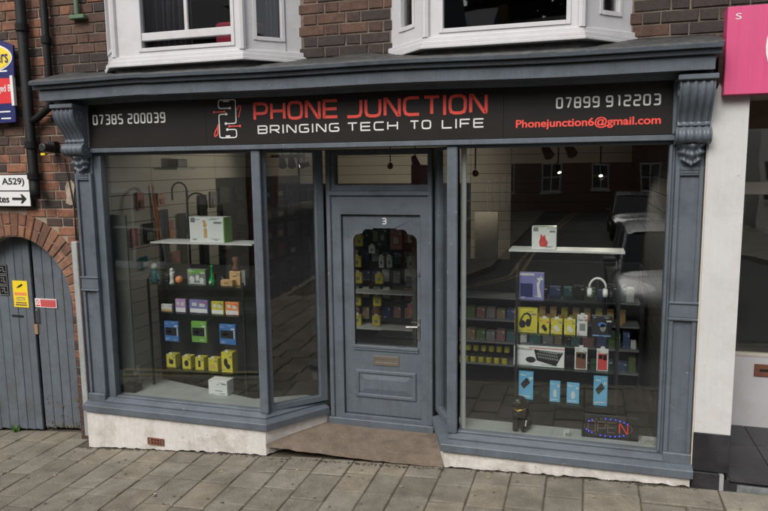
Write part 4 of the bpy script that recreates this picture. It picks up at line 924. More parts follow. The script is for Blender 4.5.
# --- display stands
def stand(name, label, x0, x1, y0, y1, shelves, ztop, wide=0.0):
    t = thing(name, (x0 + (x1 - x0) / 2, (y0 + y1) / 2, .11), label, 'display stand')
    for x in (x0, x1):
        for y in (y0, y1): MB().box(x - .009, x + .009, y - .009, y + .009, .0, ztop).build('post', BLACK, t)
    for z in shelves: MB().box(x0 + .0095, x1 - .0095, y0 - .012, y1 + .012, z - .008, z).build('glass_shelf', SHELFG, t)
    return t
st1 = stand('shelf_stand', 'black shelf stand with glass shelves in the left window', -2.16, -1.16, .42, .66, (1.115, .845, .295), 1.16)
MB().box(-2.15, -1.17, .70, .72, .12, 1.27).build('back_panel', DARKWOOD, st1)
MB().box(-2.10, -1.04, .40, .70, 1.503, 1.516).build('shelf_board', PALE, label='white board shelf holding the white and green box', cat='shelf')
st2 = stand('shelf_stand', 'black shelf stand with glass shelves in the right window', 1.29, 2.065, .42, .68, (1.115, .843, .567, .283), 1.42)
MB().box(1.225, 2.095, .40, .66, 1.508, 1.522).build('shelf_board', PALE, label='white board shelf holding the small white box with red picture', cat='shelf')
mb = MB().tube([(.905, .165, .108), (.905, .165, 2.36)], .021, 12); mb.build('pole', WHITE, label='white vertical pole just inside the right window', cat='pole')
# --- products
def pack(name, label, x0, x1, z0, z1, y, m, d=.05, prints=(), cat='box', hook=False, group=None, bev=.002):
    """a carton or blister pack with its printed face as thin parts"""
    t = thing(name, ((x0 + x1) / 2, y + d / 2, z0), label, cat, group)
    MB().box(x0, x1, y, y + d, z0, z1).build('carton', m, t, bevel=bev)
    for nm, mm, loops in prints:
        b = MB(); w_, h_ = x1 - x0, z1 - z0
        for k, lp in enumerate(loops):
            b.panel([(x0 + u * w_, z0 + v * h_) for u, v in lp], [], onface(y), .0012 + .0002 * k)
        b.build(nm, mm, t)
    rr = random.Random(int(x0 * 9731 + z0 * 577 + y * 31)); b = MB(); w_, h_ = x1 - x0, z1 - z0; dk = m in (WHITE, PALE, YEL, TAN, ORANGE)
    for q in range(5):
        u = rr.choice((.06, .08, .55, .62)); v = rr.choice((.05, .09, .13, .85, .89, .93)); b.panel([(x0 + p * w_, z0 + k_ * h_) for p, k_ in rect(u, u + rr.uniform(.12, .34), v, v + .018)], [], onface(y), .0016 + .0001 * q)
    b.panel([(x0 + p * w_, z0 + k_ * h_) for p, k_ in rect(.72, .95, .74, .82)], [], onface(y), .0022); b.build('fine_print', (GREYC if dk else PALE) if rr.random() < .8 else REDC, t, kind='stuff')
    if hook:
        cx = (x0 + x1) / 2; b = MB(); b.panel([(cx - .018, z1), (cx + .018, z1), (cx + .014, z1 + .02), (cx - .014, z1 + .02)], [], onface(y + .004), .003); b.build('hang_tab', PALE, t)
    return t
R = lambda a, b, c, d: rect(a, b, c, d)
E = lambda cx, cz, rx, rz: ell(cx, cz, rx, rz, 16)
F_ = .45
t = pack('carton', 'white and green toy box on the upper white shelf, left window', -1.70, -1.348, 1.517, 1.750, F_, WHITE, .14, [('corner_logo', GREYC, [R(.04, .17, .78, .97)]), ('picture', TAN, [E(.46, .68, .055, .10), R(.42, .52, .18, .55), E(.44, .82, .05, .06)]), ('caption', GREYC, [R(.08, .2, .08, .11), R(.74, .82, .08, .11)])])
MB().box(-1.347, -1.338, F_ + .002, F_ + .138, 1.517, 1.748).build('green_end', GREENC, t, bevel=.002)
for a, b, z, m, m2, lb in ((-2.053, -1.938, .915, PALE, TAN, 'small grey card box, first of the five cards in the left window'), (-1.896, -1.785, .971, PURP, WHITE, 'mauve topped card box, second of the five cards in the left window'), (-1.744, -1.549, .972, LILA, WHITE, 'wide lilac card box in the middle of the five cards'), (-1.51, -1.383, .967, YEL, WHITE, 'pale yellow card box, fourth of the five cards in the left window'), (-1.364, -1.226, .967, ORANGE, WHITE, 'orange card box, last of the five cards in the left window')):
    pack('card_box', lb, a, b, .846, z, F_, m, .03, [('white_base', m2, [R(.04, .96, .04, .35)]), ('print', PALE, [R(.15, .4, .55, .8), R(.55, .85, .5, .75)])])
for a, b, z0, z1, m, lb in ((-2.031, -1.877, .556, .750, BLUEC, 'left blue blister pack hanging above the yellow boxes'), (-1.735, -1.574, .566, .766, GREENC, 'green blister pack hanging between two blue packs'), (-1.437, -1.269, .566, .755, BLUEC, 'right blue blister pack hanging above the yellow boxes')):
    t = pack('blister_pack', lb, a, b, z0, z1, F_, m, .03, [('dark_band', BLACK, [R(.06, .97, .30, .70)]), ('print', PALE, [R(.2, .5, .42, .56), R(.88, .95, .30, .70)])], 'pack')
    MB().tube([((a + b) / 2, F_ + .035, z1 - .02), ((a + b) / 2, .70, z1 - .02)], .003, 6).build('hook', METAL, t)
ylab = ('first', 'second', 'third', 'fourth')
for k, (a, b, z) in enumerate(((-2.029, -1.928, .426), (-1.853, -1.762, .419), (-1.711, -1.62, .419), (-1.571, -1.472, .418))):
    pic = ([[R(.3, .45, .3, .7), E(.6, .45, .16, .2)], [E(.5, .45, .25, .25)], [R(.35, .62, .25, .75)], [R(.2, .8, .22, .34), R(.25, .75, .40, .5)]])[k]
    pack('earphone_box', 'small yellow box, %s from the left on the bottom shelf of the left window' % ylab[k], a, b, .296, z, F_, YEL, .085, [('picture', BLACK if k < 3 else TAN, pic)], hook=True)
pack('earphone_box', 'taller yellow box at the right end of the bottom shelf of the left window', -1.43, -1.315, .296, .488, F_, YEL, .10, [('picture', BLACK, [E(.40, .5, .18, .2), E(.6, .3, .2, .13)])], hook=True)
pack('carton', 'white carton standing on the left window bed', -1.486, -1.293, .124, .262, .30, WHITE, .12, [('logo', GREYC, [R(.35, .75, .28, .33), R(.45, .55, .72, .76)])])
# figures on the shelf above
t = thing('figurine', (-2.12, .47, 1.116), 'teal toy figure at the left end of the toy shelf', 'figurine')
MB().lathe([(.03, 0), (.045, .02), (.035, .06), (.04, .09), (.028, .12), (.012, .13)], (-2.12, .47, 1.116)).build('body', TEAL, t, smooth=True); MB().ball((-2.12, .47, 1.27), .032).build('head', PALE, t, smooth=True)
for s in (-1, 1): MB().tube([(-2.12 + s * .035, .47, 1.21), (-2.12 + s * .06, .45, 1.15)], .010, 6).build('arm', TEAL, t)
t = thing('figurine', (-1.93, .47, 1.116), 'slim white toy figure beside the orange ball', 'figurine')
MB().lathe([(.03, 0), (.022, .015), (.015, .06), (.024, .09), (.012, .115)], (-1.93, .47, 1.116)).build('body', PALE, t, smooth=True); MB().ball((-1.93, .47, 1.245), .02).build('head', PALE, t, smooth=True); MB().tube([(-1.93, .47, 1.2), (-1.89, .45, 1.23)], .007, 6).build('arm', PALE, t)
m = MB().ball((-1.852, .47, 1.154), .037, 12); m.build('ball', ORANGE, smooth=True, label='round orange ball toy on the toy shelf', cat='toy')
pack('toy_pack', 'green and white toy pack in the middle of the toy shelf', -1.749, -1.556, 1.116, 1.262, F_, GREYC, .05, [('green_top', GREENC, [R(.02, .98, .72, .97)]), ('print', PALE, [E(.25, .35, .14, .22), E(.55, .45, .1, .2), E(.78, .3, .12, .18), R(.1, .9, .08, .14)])], 'pack')
t = thing('bottle', (-1.50, .47, 1.116), 'small green glass bottle on the toy shelf', 'bottle'); MB().lathe([(.026, 0), (.03, .01), (.03, .05), (.012, .08), (.011, .165), (.014, .17), (.014, .185)], (-1.50, .47, 1.116)).build('body', GREENG, t, smooth=True); MB().ball((-1.50, .437, 1.145), .014).build('badge', PALE, t, smooth=True)
pack('wooden_box', 'low tan wooden box at the right of the toy shelf', -1.40, -1.28, 1.116, 1.172, F_, TAN, .06, [('print', WOODB, [R(.3, .7, .4, .6)])]); pack('wooden_box', 'taller tan wooden box at the right end of the toy shelf', -1.345, -1.235, 1.116, 1.245, F_ + .065, TAN, .06, [('print', WOODB, [R(.3, .7, .6, .7)])])
MB().lathe([(.03, 0), (.035, .03), (.02, .07), (.035, .10), (.028, .13), (.01, .135)], (-1.29, .545, 1.246)).build('trinket', BROWNC, smooth=True, label='dark red trinket on top of the tan wooden box', cat='trinket')
for k, (x, wd, h, mm_, nm_) in enumerate(((-2.06, .05, .09, BLACK, 'black'), (-1.99, .04, .12, GREYC, 'grey'), (-1.80, .035, .07, BLACK, 'black'), (-1.54, .03, .10, BROWNC, 'brown'), (-1.46, .05, .075, BLACK, 'black'), (-1.22, .035, .14, GREYC, 'grey'))):
    pack('gadget', 'small %s gadget box behind the toys, %s on the toy shelf' % (nm_, ORD[k]), x, x + wd, 1.116, 1.116 + h, F_ + .07, mm_, .04, cat='gadget')
# things hung on the cream slatwall
def wall_pack(y, z0, z1, wd, m, label, m2=PALE):
    t = thing('hanging_pack', (-2.33, y, z0), label, 'pack'); MB().box(-2.352, -2.335, y - wd / 2, y + wd / 2, z0, z1).build('card', m, t, bevel=.002)
    MB().box(-2.3345, -2.320, y - wd * .32, y + wd * .32, z0 + .02, z0 + (z1 - z0) * .55).build('blister', m2, t, bevel=.004); MB().tube([(-2.366, y, z1 - .012), (-2.30, y, z1 - .012)], .0025, 6).build('hook', METAL, t)
wall_pack(.50, 1.46, 1.63, .09, PINKC, 'dull pink pack hanging lowest left on the cream slatwall', PINKC); wall_pack(.72, 1.47, 1.66, .15, BLACK, 'black pack hanging beside the dull pink pack on the slatwall', GREYC); wall_pack(1.08, 1.45, 1.66, .10, PINKC, 'salmon pack hanging right of the orange lanyard', ORANGE); wall_pack(1.42, 1.50, 1.67, .12, NAVY, 'navy pack hanging left of the white and green box', NAVY)
wall_pack(.62, 1.80, 1.97, .10, PINKC, 'upper dull pink pack hanging left of the orange lanyard', BROWNC); wall_pack(.95, 1.82, 1.95, .10, TAN, 'tan pack hanging high beside the orange lanyard', PINKC); wall_pack(1.95, 1.75, 1.93, .13, GREYC, 'grey pack hanging high right on the cream slatwall', GREYC); wall_pack(1.15, 1.18, 1.33, .14, PINKC, 'terracotta pack hanging low above the toy shelf', PINKC); wall_pack(.62, 1.22, 1.34, .10, TEAL, 'mint green pack hanging low at the left of the slatwall', PALE)
wall_pack(.99, 1.02, 1.78, .12, BLACK, 'long black strip of packs hanging behind the rack, left one', DARK); wall_pack(1.30, 1.05, 1.72, .14, BLACK, 'long black strip of packs hanging behind the white and green box', DARK); wall_pack(1.72, 1.1, 1.9, .16, BLACK, 'long black strip of packs hanging right of the white and green box', DARK)
mb = MB(); mb.tube([(-2.34, .82, 2.03), (-2.335, .84, 1.8), (-2.335, .85, 1.5)], .010, 6).tube([(-2.34, .82, 2.03), (-2.335, .87, 1.75), (-2.335, .90, 1.48)], .008, 6); mb.build('lanyard', ORANGE, label='orange lanyard hanging on the cream slatwall', cat='lanyard')
t = thing('headphone_rack', (-2.0, .9, 1.10), 'black rack with two curved arms behind the white and green box', 'rack')
MB().tube([(-2.005, .9, .0), (-2.005, .9, 1.98)], .012, 8).build('post', BLACK, t)
MB().tube([(-2.005 - .085 + .085 * math.cos(a), .9, 1.97 + .085 * math.sin(a)) for a in [PI * i / 12 for i in range(13)]] + [(-2.175, .9, 1.88)], .009, 8).build('arm', BLACK, t, smooth=True)
MB().tube([(-2.005 + .11 - .11 * math.cos(a), .9, 1.86 + .09 * math.sin(a)) for a in [PI * i / 12 for i in range(13)]] + [(-1.785, .9, 1.80)], .009, 8).build('arm', BLACK, t, smooth=True)
MB().box(-2.10, -1.91, .82, .98, -.03, .02).build('base', BLACK, t)
t = thing('wall_router', (-2.30, 1.2, 2.18), 'grey router box on a bracket high in the left window', 'router'); MB().box(-2.36, -2.20, 1.05, 1.38, 2.185, 2.205).build('bracket', GREYC, t); MB().box(-2.34, -2.24, 1.12, 1.30, 2.206, 2.29).build('case', BLACK, t, bevel=.008)
t = thing('wall_socket', (-2.36, .42, .22), 'white power socket with hanging lead at the lower left of the window', 'socket'); MB().box(-2.364, -2.345, .375, .465, .205, .29).build('plate', WHITE, t, bevel=.004); MB().tube([(-2.335, .42, .24), (-2.325, .42, .20), (-2.33, .44, .09)], .006, 6).build('lead', WHITE, t); MB().box(-2.345, -2.325, .40, .44, .225, .265).build('plug', WHITE, t, bevel=.003)
MB().box(-2.325, -2.175, .14, .27, .124, .19).build('power_box', BLACK, bevel=.01, label='low black plastic box at the left end of the window bed', cat='box')
MB().box(-2.362, -2.18, .178, .196, .33, 1.78).build('grey_board', mat('grey_green_board', (.075, .08, .075), .7, .1), bevel=.003, label='tall grey green board leaning inside the left edge of the left window', cat='board')

# right window
pack('toy_box', 'white box with a red dog picture on the upper shelf of the right window', 1.398, 1.586, 1.523, 1.706, F_, WHITE, .10, [('corner_logo', GREYC, [R(.06, .26, .78, .95)]), ('picture', REDC, [[(.34, .12), (.62, .12), (.66, .3), (.58, .45), (.52, .66), (.46, .56), (.36, .68), (.34, .5), (.30, .3)]]), ('green_edge', GREENC, [R(.1, .9, .975, .998)])])
pack('toy_pack', 'blue and lilac toy pack at the top left of the right stand', 1.305, 1.50, 1.116, 1.335, F_, LILA, .04, [('print', PALE, [R(.03, .6, .9, .97), [(.75, .1), (.9, .1), (.8, .5), (.9, .95), (.7, .6)]]), ('dark_print', NAVY, [R(.05, .55, .1, .6)])], 'pack')
t = thing('headphones', (1.91, .47, 1.116), 'white headphones on a stand in the upper right of the glass shelves', 'headphones')
MB().tube([(1.905 + .062 * math.cos(a), .47, 1.23 + .075 * math.sin(a)) for a in [PI * (i / 12) for i in range(13)]], .009, 8).build('band', WHITE, t, smooth=True)
for s in (-1, 1): MB().lathe([(.012, -.02), (.036, -.016), (.038, .012), (.02, .02)], (1.905 + s * .058, .47, 1.19), 14, 'x').build('ear_cup', WHITE, t, smooth=True)
MB().tube([(1.905, .47, 1.116), (1.905, .47, 1.30)], .006, 6).build('stand', BLACK, t)
HP = [[(.34 + .15 * math.cos(a), .36 + .17 * math.sin(a)) for a in [2 * PI * i / 14 for i in range(14)]], [(.60 + .12 * math.cos(a), .42 + .17 * math.sin(a)) for a in [2 * PI * i / 14 for i in range(14)]], [(.22, .44), (.27, .62), (.40, .80), (.56, .86), (.70, .78), (.75, .60), (.73, .46), (.67, .47), (.68, .60), (.63, .72), (.54, .78), (.42, .73), (.33, .58), (.30, .44)]]
HP_OLD = [[(.30 + .0, .28), (.46, .2), (.52, .34), (.44, .5), (.46, .66), (.56, .80), (.68, .76), (.70, .58), (.60, .44), (.60, .30), (.78, .36), (.80, .62), (.70, .88), (.50, .90), (.36, .72), (.34, .5), (.24, .42)]]
pack('headphone_box', 'large yellow headphone box with black picture, right window', 1.274, 1.452, .845, 1.040, F_, YEL, .07, [('picture', BLACK, HP)])
for k, (a, b) in enumerate(((1.466, 1.546), (1.559, 1.646), (1.66, 1.746))):
    pack('earphone_box', 'small yellow box, %s right of the large yellow headphone box' % ('first', 'second', 'third')[k], a, b, .845, .968, F_, YEL, .05, [('picture', BLACK if k == 0 else PALE, [E(.45, .45, .2, .16), E(.62, .3, .18, .14)]), ('strip', PALE, [R(.06, .2, .1, .25)])], hook=True)
pack('adapter_pack', 'narrow white pack between the small yellow boxes and a dark pack', 1.758, 1.837, .845, 1.008, F_, PALE, .04, [('window', GREYC, [R(.25, .8, .25, .6)]), ('print', TEAL, [R(.1, .6, .75, .8)])], 'pack', hook=True)
pack('speaker_pack', 'dark blue and black pack at the right end of the yellow box row', 1.868, 2.022, .845, 1.008, F_, BLACK, .06, [('picture', BLUEC, [E(.5, .6, .2, .12), R(.05, .95, .03, .10)]), ('face', GREYC, [E(.55, .45, .14, .2)])], 'pack')
pack('keyboard_box', 'long white box showing a black keyboard and mouse', 1.27, 1.668, .570, .727, F_, WHITE, .06, [('keyboard_picture', BLACK, [[(.46, .32), (.84, .08), (.98, .80), (.40, .90)]]), ('key_picture', GREYC, [[(.45 + .005 + c_ * .046 + r_ * .012 + k1, .80 - r_ * .16 - c_ * .012 + k2) for k1, k2 in ((0, 0), (.034, -.008), (.036, .085), (.002, .093))] for r_ in range(3) for c_ in range(9)]), ('mouse_picture', BLACK, [E(.34, .34, .10, .16)]), ('red_edge', REDC, [R(.3, .99, .955, .995)]), ('print', PALE, [R(.04, .2, .55, .60)])])
for a, b, m, lb in ((1.747, 1.843, BROWNC, 'brown phone case in a white pack beside the keyboard box'), (1.913, 2.001, REDC, 'red phone case in a white pack right of the brown one')):
    pack('phone_case', lb, a, b, .570, .748, F_, PALE, .02, [('case', m, [R(.1, .9, .05, .80)]), ('camera_window', GREYC, [R(.18, .5, .55, .74)]), ('print', PALE, [R(.55, .85, .5, .75)])], 'phone case', hook=True)
for a, b, z, lb, big in ((1.313, 1.429, .518, 'tall sky blue pack left on the lowest shelf behind the dog figurine', 1), (1.56, 1.642, .456, 'small sky blue pack, left of the two small ones', 0), (1.693, 1.789, .451, 'small sky blue pack, right of the two small ones', 0), (1.897, 2.002, .523, 'tall sky blue pack above the open sign', 1)):
    pack('power_bank_pack', lb, a, b, .286, z, F_, SKYC, .03, [('picture', BLACK if big else PALE, [[(.12, .55), (.55, .80), (.80, .62), (.35, .38)]] if big else [E(.5, .42, .17, .2)]), ('print', PALE, [R(.15, .5, .86, .90), R(.15, .8, .1, .14)])], 'pack')
# dog figurine
def skinned(name, pts, edges, m, parent, sub=2):
    me = bpy.data.meshes.new(name); o0 = WLOC[parent]; me.from_pydata([Vector(p[:3]) - o0 for p in pts], edges, []); me.materials.append(m)
    o = bpy.data.objects.new(name, me); COL.objects.link(o); o.parent = parent; WLOC[o] = o0
    o.modifiers.new('skin', 'SKIN'); me.skin_vertices.new() if not me.skin_vertices else None
    for i, p in enumerate(pts):
        v = me.skin_vertices[0].data[i]; v.radius = (p[3], p[3]); v.use_root = (i == 0)
    s = o.modifiers.new('sub', 'SUBSURF'); s.levels = sub; s.render_levels = sub
    o.modifiers['skin'].use_smooth_shade = True
    return o
t = thing('dog_figurine', (1.345, .22, .109), 'black sitting dog figurine with gold collar on the right window bed', 'figurine')
B0 = (1.36, .27, .19)
dp = [(1.36, .28, .185, .058), (1.352, .25, .25, .054), (1.345, .222, .31, .040), (1.34, .20, .350, .043), (1.328, .165, .338, .022), (1.325, .148, .334, .016),
      (1.318, .215, .24, .022), (1.314, .195, .17, .018), (1.314, .188, .128, .018), (1.312, .172, .119, .015), (1.376, .215, .24, .022), (1.378, .195, .17, .018), (1.378, .188, .128, .018), (1.378, .172, .119, .015),
      (1.318, .27, .16, .035), (1.305, .225, .128, .018), (1.402, .27, .16, .035), (1.412, .225, .128, .018), (1.315, .21, .386, .012), (1.310, .205, .372, .007), (1.368, .21, .386, .012), (1.375, .205, .372, .007), (1.40, .33, .15, .014), (1.43, .335, .20, .009)]
dp = [(p[0], p[1], p[2], p[3] * (1.22 if p[3] > .013 else 1.0)) for p in dp]
skinned('body', dp, [(0, 1), (1, 2), (2, 3), (3, 4), (4, 5), (2, 6), (6, 7), (7, 8), (8, 9), (2, 10), (10, 11), (11, 12), (12, 13), (0, 14), (14, 15), (0, 16), (16, 17), (3, 18), (18, 19), (3, 20), (20, 21), (0, 22), (22, 23)], mat('black_gloss', (.012, .012, .012), .35, .2), t)
m = MB(); m.tube([(1.345 + .047 * math.cos(a), .218 + .045 * math.sin(a), .298 + .010 * math.sin(a + .6)) for a in [2 * PI * i / 18 for i in range(19)]], .006, 6); m.ball((1.338, .166, .285), .010); m.build('collar', GOLD, t, smooth=True)
MB().ball((1.306, .168, .352), .004).ball((1.345, .163, .354), .004).build('eye', GOLD, t)
MB().tube([(1.395, .17, .17), (1.40, .165, .215)], .006, 6).build('tag', WHITE, t)
t = thing('price_stand', (1.705, .22, .109), 'tiny pale stand card between the dog figurine and open sign', 'card'); MB().prism([(.19, .109), (.24, .109), (.225, .155)], 1.68, 1.725, 'x').build('wedge', mat('dull_card', (.33, .33, .31), .6), t); MB().box(1.695, 1.72, .19, .196, .118, .135).build('print', GREYC, t)
t = pack('leaflet', 'small grey leaflet at the right end of the right window bed', 2.245, 2.333, .109, .17, .19, MATS['dull_card'], .004, [('print', GREYC, [[(.1, .2), (.5, .6), (.9, .3), (.85, .2), (.5, .45), (.2, .1)]])], 'leaflet')
# illuminated sign
t = thing('open_sign', (2.02, .22, .109), 'black LED sign reading OPEN standing in the right window', 'sign')
MB().box(1.814, 2.222, .222, .245, .109, .292).build('board', BLACK, t, bevel=.003)
ym = .222
lt = lettering('OPE', 1.858, 2.06, .160, .242, .0055, ym, .22); lt.build('letter_tubes', LEDOFF, t)
lettering('N', 2.085, 2.15, .160, .242, .0055, ym, .2).build('lit_letter', LEDR, t)
for i in range(30):
    a = 2 * PI * i / 30; x, z = 2.005 + .172 * math.cos(a), .200 + .068 * math.sin(a)
    lit = (i in (3, 4, 5, 6, 7, 8)) or (i in (11, 12)) or (i in (17, 18, 19)) or (i in (21, 22, 23, 24, 25, 26))
    MB().lathe([(.0046, -.003), (.0046, .0)], (x, ym - .0002, z), 8, 'y').build('led', LEDB if lit else LEDOFF, t)
# --- shelves at the back: coloured cartons and yellow tubs
t = thing('wall_shelving', (.9, 1.5, -.03), 'low dark shelving with cartons and tubs behind the white pole', 'shelving')
for z in (.255, .478, .70, .92): MB().box(.55, 2.30, 1.48, 1.78, z - .016, z).build('shelf', GREYC, t)
MB().box(.55, 2.30, 1.785, 1.80, -.03, 1.25).build('back_panel', DARKWOOD, t)
for x in (.535, 2.301): MB().box(x, x + .014, 1.48, 1.80, -.03, 1.25).build('side_panel', BLACK, t)
DTEAL = mat('dull_teal', (.05, .13, .13), .5); DGREEN = mat('dull_green', (.09, .15, .05), .5); DPINK = mat('dull_rose', (.24, .11, .11), .5); DBLUE = mat('dull_blue', (.06, .09, .2), .5); DTAN = mat('dull_tan', (.24, .17, .10), .5)
cols = [DTEAL, DGREEN, GREYC, DPINK, DBLUE, DTAN]; cn = ['teal', 'green', 'grey', 'dull pink', 'blue', 'tan']
for r, (z, h, seq) in enumerate(((.701, .10, (0, 1, 3, 2, 5, 4)), (.479, .10, (3, 5, 1, 2, 3, 0)))):
    for k, c in enumerate(seq):
        x = .60 + k * .098
        pack('back_carton', '%s carton, %s on the %s back shelf behind the pole' % (cn[c], ('leftmost', 'second from left', 'third from left', 'third from right', 'second from right', 'rightmost')[k], ('upper', 'middle')[r]), x, x + .085, z, z + h * random.uniform(.85, 1.1), 1.52, cols[c], .1)
for r in range(2):
    for k in range(7):
        x = .585 + k * .077 + r * .012; zb = .256; y = 1.56 + (1 - r) * -.05
        if r: zb = .256 + .092; y = 1.60
        tt = thing('yellow_tub', (x + .03, y, zb), 'small yellow tub, %s, %s row, lowest back shelf' % (ORD[k], ('lower', 'upper')[r]), 'tub', 'yellow tubs on the back shelf')
        MB().lathe([(.026, 0), (.029, .004), (.029, .058), (.026, .062)], (x + .03, y, zb), 12).build('cup', YEL, tt); MB().lathe([(.03, .0625), (.03, .078), (.027, .082)], (x + .03, y, zb), 12).build('lid', BLACK, tt)
for r in range(2):
    for k in range(8):
        x = 1.36 + k * .105 + r * .03
        pack('ochre_pack', 'small ochre pack, %s, %s row behind the right stand' % (ORD[k], ('front', 'rear')[r]), x, x + .06, .701 + r * .0, .77 + r * .055, 1.50 + r * .12, TAN if (k + r) % 3 else YEL, .05, group='ochre packs at the back of the right window')
nr = 0
for z, y, sn in ((.921, 1.52, 'top'), (.479, 1.52, 'middle'), (.256, 1.52, 'lowest')):
    x = 1.20; nr = 0
    while x < 2.24:
        wd = random.uniform(.05, .11); h = random.uniform(.07, .17); mm_, nm_ = random.choice(list(zip(cols, ('teal', 'green', 'grey', 'rose', 'blue', 'tan'))) + [(BLACK, 'black'), (PALE, 'pale')])
        pack('stock_carton', 'dim %s carton, %s, %s back shelf, right window' % (nm_, ORD[nr], sn), x, min(x + wd, 2.28), z, z + h, y, mm_, .08, group='mixed stock at the back of the right window'); x += wd + random.uniform(.004, .03); nr += 1
# --- rack behind the door
t = thing('slatwall_rack', (-.15, 1.75, -.03), 'dark slatwall rack with small packs seen through the door', 'rack')
MB().box(-1.05, .36, 1.74, 1.76, -.03, 1.95).build('back_panel', DARKWOOD, t)
for k in range(14): MB().box(-1.05, .36, 1.726, 1.739, .0 + k * .14, .128 + k * .14).build('slat', DARKWOOD, t)
for z in (.53, .905): MB().box(-.60, .28, 1.50, 1.725, z - .012, z).build('shelf', PALE, t)
def dpk(x, z, wd, h, m, label, y=1.60, pm=None):
    pack('small_pack', label, x - wd / 2, x + wd / 2, z - h / 2, z + h / 2, y, m, .04, [('print', pm or GREYC, [R(.3, .7, .3, .6)])], 'pack', hook=True)
rows = ((1.43, 'top', -.445, -.27), (1.21, 'second', -.47, -.25), (1.037, 'third', -.462, -.232), (.80, 'fourth', -.477, -.257), (.59, 'bottom', -.48, -.27))
for i, (z, nm, a, b) in enumerate(rows):
    dpk(a, z, .085, .115, YEL, 'yellow pack seen through the door, left one of the %s row' % nm)
    if i > 1: dpk(b, z, .085, .105, YEL, 'yellow pack seen through the door, right one of the %s row' % nm)
dpk(-.305, 1.341, .07, .08, WHITE, 'small white pack below the top of the door glass'); dpk(-.205, 1.213, .055, .12, PALE, 'narrow pale pack left of the middle of the door glass'); dpk(-.12, 1.216, .06, .12, PALE, 'narrow pale pack right of the middle of the door glass'); dpk(.11, 1.213, .08, .12, PALE, 'pale pack with dark print at the right of the door glass')
dpk(-.045, 1.45, .125, .21, PINKC, 'pink and white pack high in the middle of the door glass', 1.60, PALE); dpk(.11, 1.47, .06, .10, PALE, 'small pale pack high at the right of the door glass'); dpk(.13, .415, .10, .12, WHITE, 'white box low at the right of the door glass'); dpk(-.19, 1.48, .10, .2, BLACK, 'black pack high in the door glass left of the pink one'); dpk(.12, .72, .10, .14, PINKC, 'dull orange pack above the door handle', 1.60, ORANGE); dpk(.12, 1.02, .13, .10, GREYC, 'grey green pack at the right of the door glass')
for j in range(6):
    for k in range(7):
        x = -.56 + k * .115 + random.uniform(-.01, .01); z = .60 + j * .20 + random.uniform(-.02, .02); mm_, nm_ = random.choice([(GREYC, 'grey'), (DTAN, 'dull tan'), (DPINK, 'dull rose'), (BLACK, 'black'), (DTEAL, 'dull teal'), (PALE, 'pale'), (NAVY, 'navy'), (BROWNC, 'brown')])
        pack('hanging_pack', '%s pack behind the door, %s in the %s row' % (nm_, ORD[k], ROW[j]), x, x + .075, z, z + random.uniform(.10, .14), 1.69, mm_, .02, group='muted packs on the rack behind the door')
MB().box(-.17, .30, 1.28, 1.48, .51, .53).box(-.15, .28, 1.30, 1.46, -.03, .51).build('counter', DARKWOOD, label='small dark counter with pale edge behind the door', cat='counter')
MB().box(.30, .34, .9, 1.9, -.03, 2.2).build('partition', DARKWOOD, label='dark partition right of the rack behind the door', cat='partition')
MB().box(.60, .86, 2.60, 2.64, 1.10, 1.67).build('poster_board', CREAM, label='cream display board standing behind the white pole', cat='board')
t_ = MB().box(.60, .64, 2.55, 2.60, -.03, 1.1); t_.build('board_leg', BLACK, label='black post carrying the cream display board', cat='post')
# --- hanging stock on the dark right wall of the left return
COLN = ('nearest', 'second', 'third', 'fourth', 'fifth', 'farthest'); DKGREY = mat('dark_grey_card', (.06, .06, .065), .5); DRED = mat('dark_red_card', (.13, .03, .03), .5); CM = ((DRED, 'dark red'), (BLACK, 'black'), (DKGREY, 'dark grey'), (BROWNC, 'brown'), (BLACK, 'black'), (DKGREY, 'dark grey'))
for k in range(6):
    for j in range(6):
        y = 2.2 + k * .37 + random.uniform(-.02, .02); z = .38 + j * .28; mm_, nm_ = random.choice(CM)
        tt = thing('hanging_case', (-2.33, y, z), '%s phone case on the far left wall, %s row, %s column' % (nm_, ROW[j], COLN[k]), 'phone case', 'phone cases on the far left wall')
        MB().box(-2.352, -2.325, y - .10, y + .10, z, z + .19).build('case', mm_, tt, bevel=.004); MB().box(-2.3245, -2.320, y - .07, y + .07, z + .02, z + random.uniform(.06, .10)).build('label_print', random.choice((DKGREY, GREYC, DTAN)), tt); MB().tube([(-2.366, y, z + .18), (-2.30, y, z + .18)], .003, 6).build('hook', METAL, tt)
for k in range(8):
    for j in range(6):
        x = -2.22 + k * .21 + random.uniform(-.01, .01); z = .40 + j * .26; mm_, nm_ = random.choice(CM)
        pack('wall_stock_pack', '%s pack on the back wall behind the splayed pane, %s row, %s' % (nm_, ROW[j], ORD[k]), x, x + .14, z, z + random.uniform(.14, .20), 4.42, mm_, .03, [('print', random.choice((DKGREY, DTAN, GREYC)), [R(.15, .85, .2, .5)])], 'pack', group='packs on the back wall')

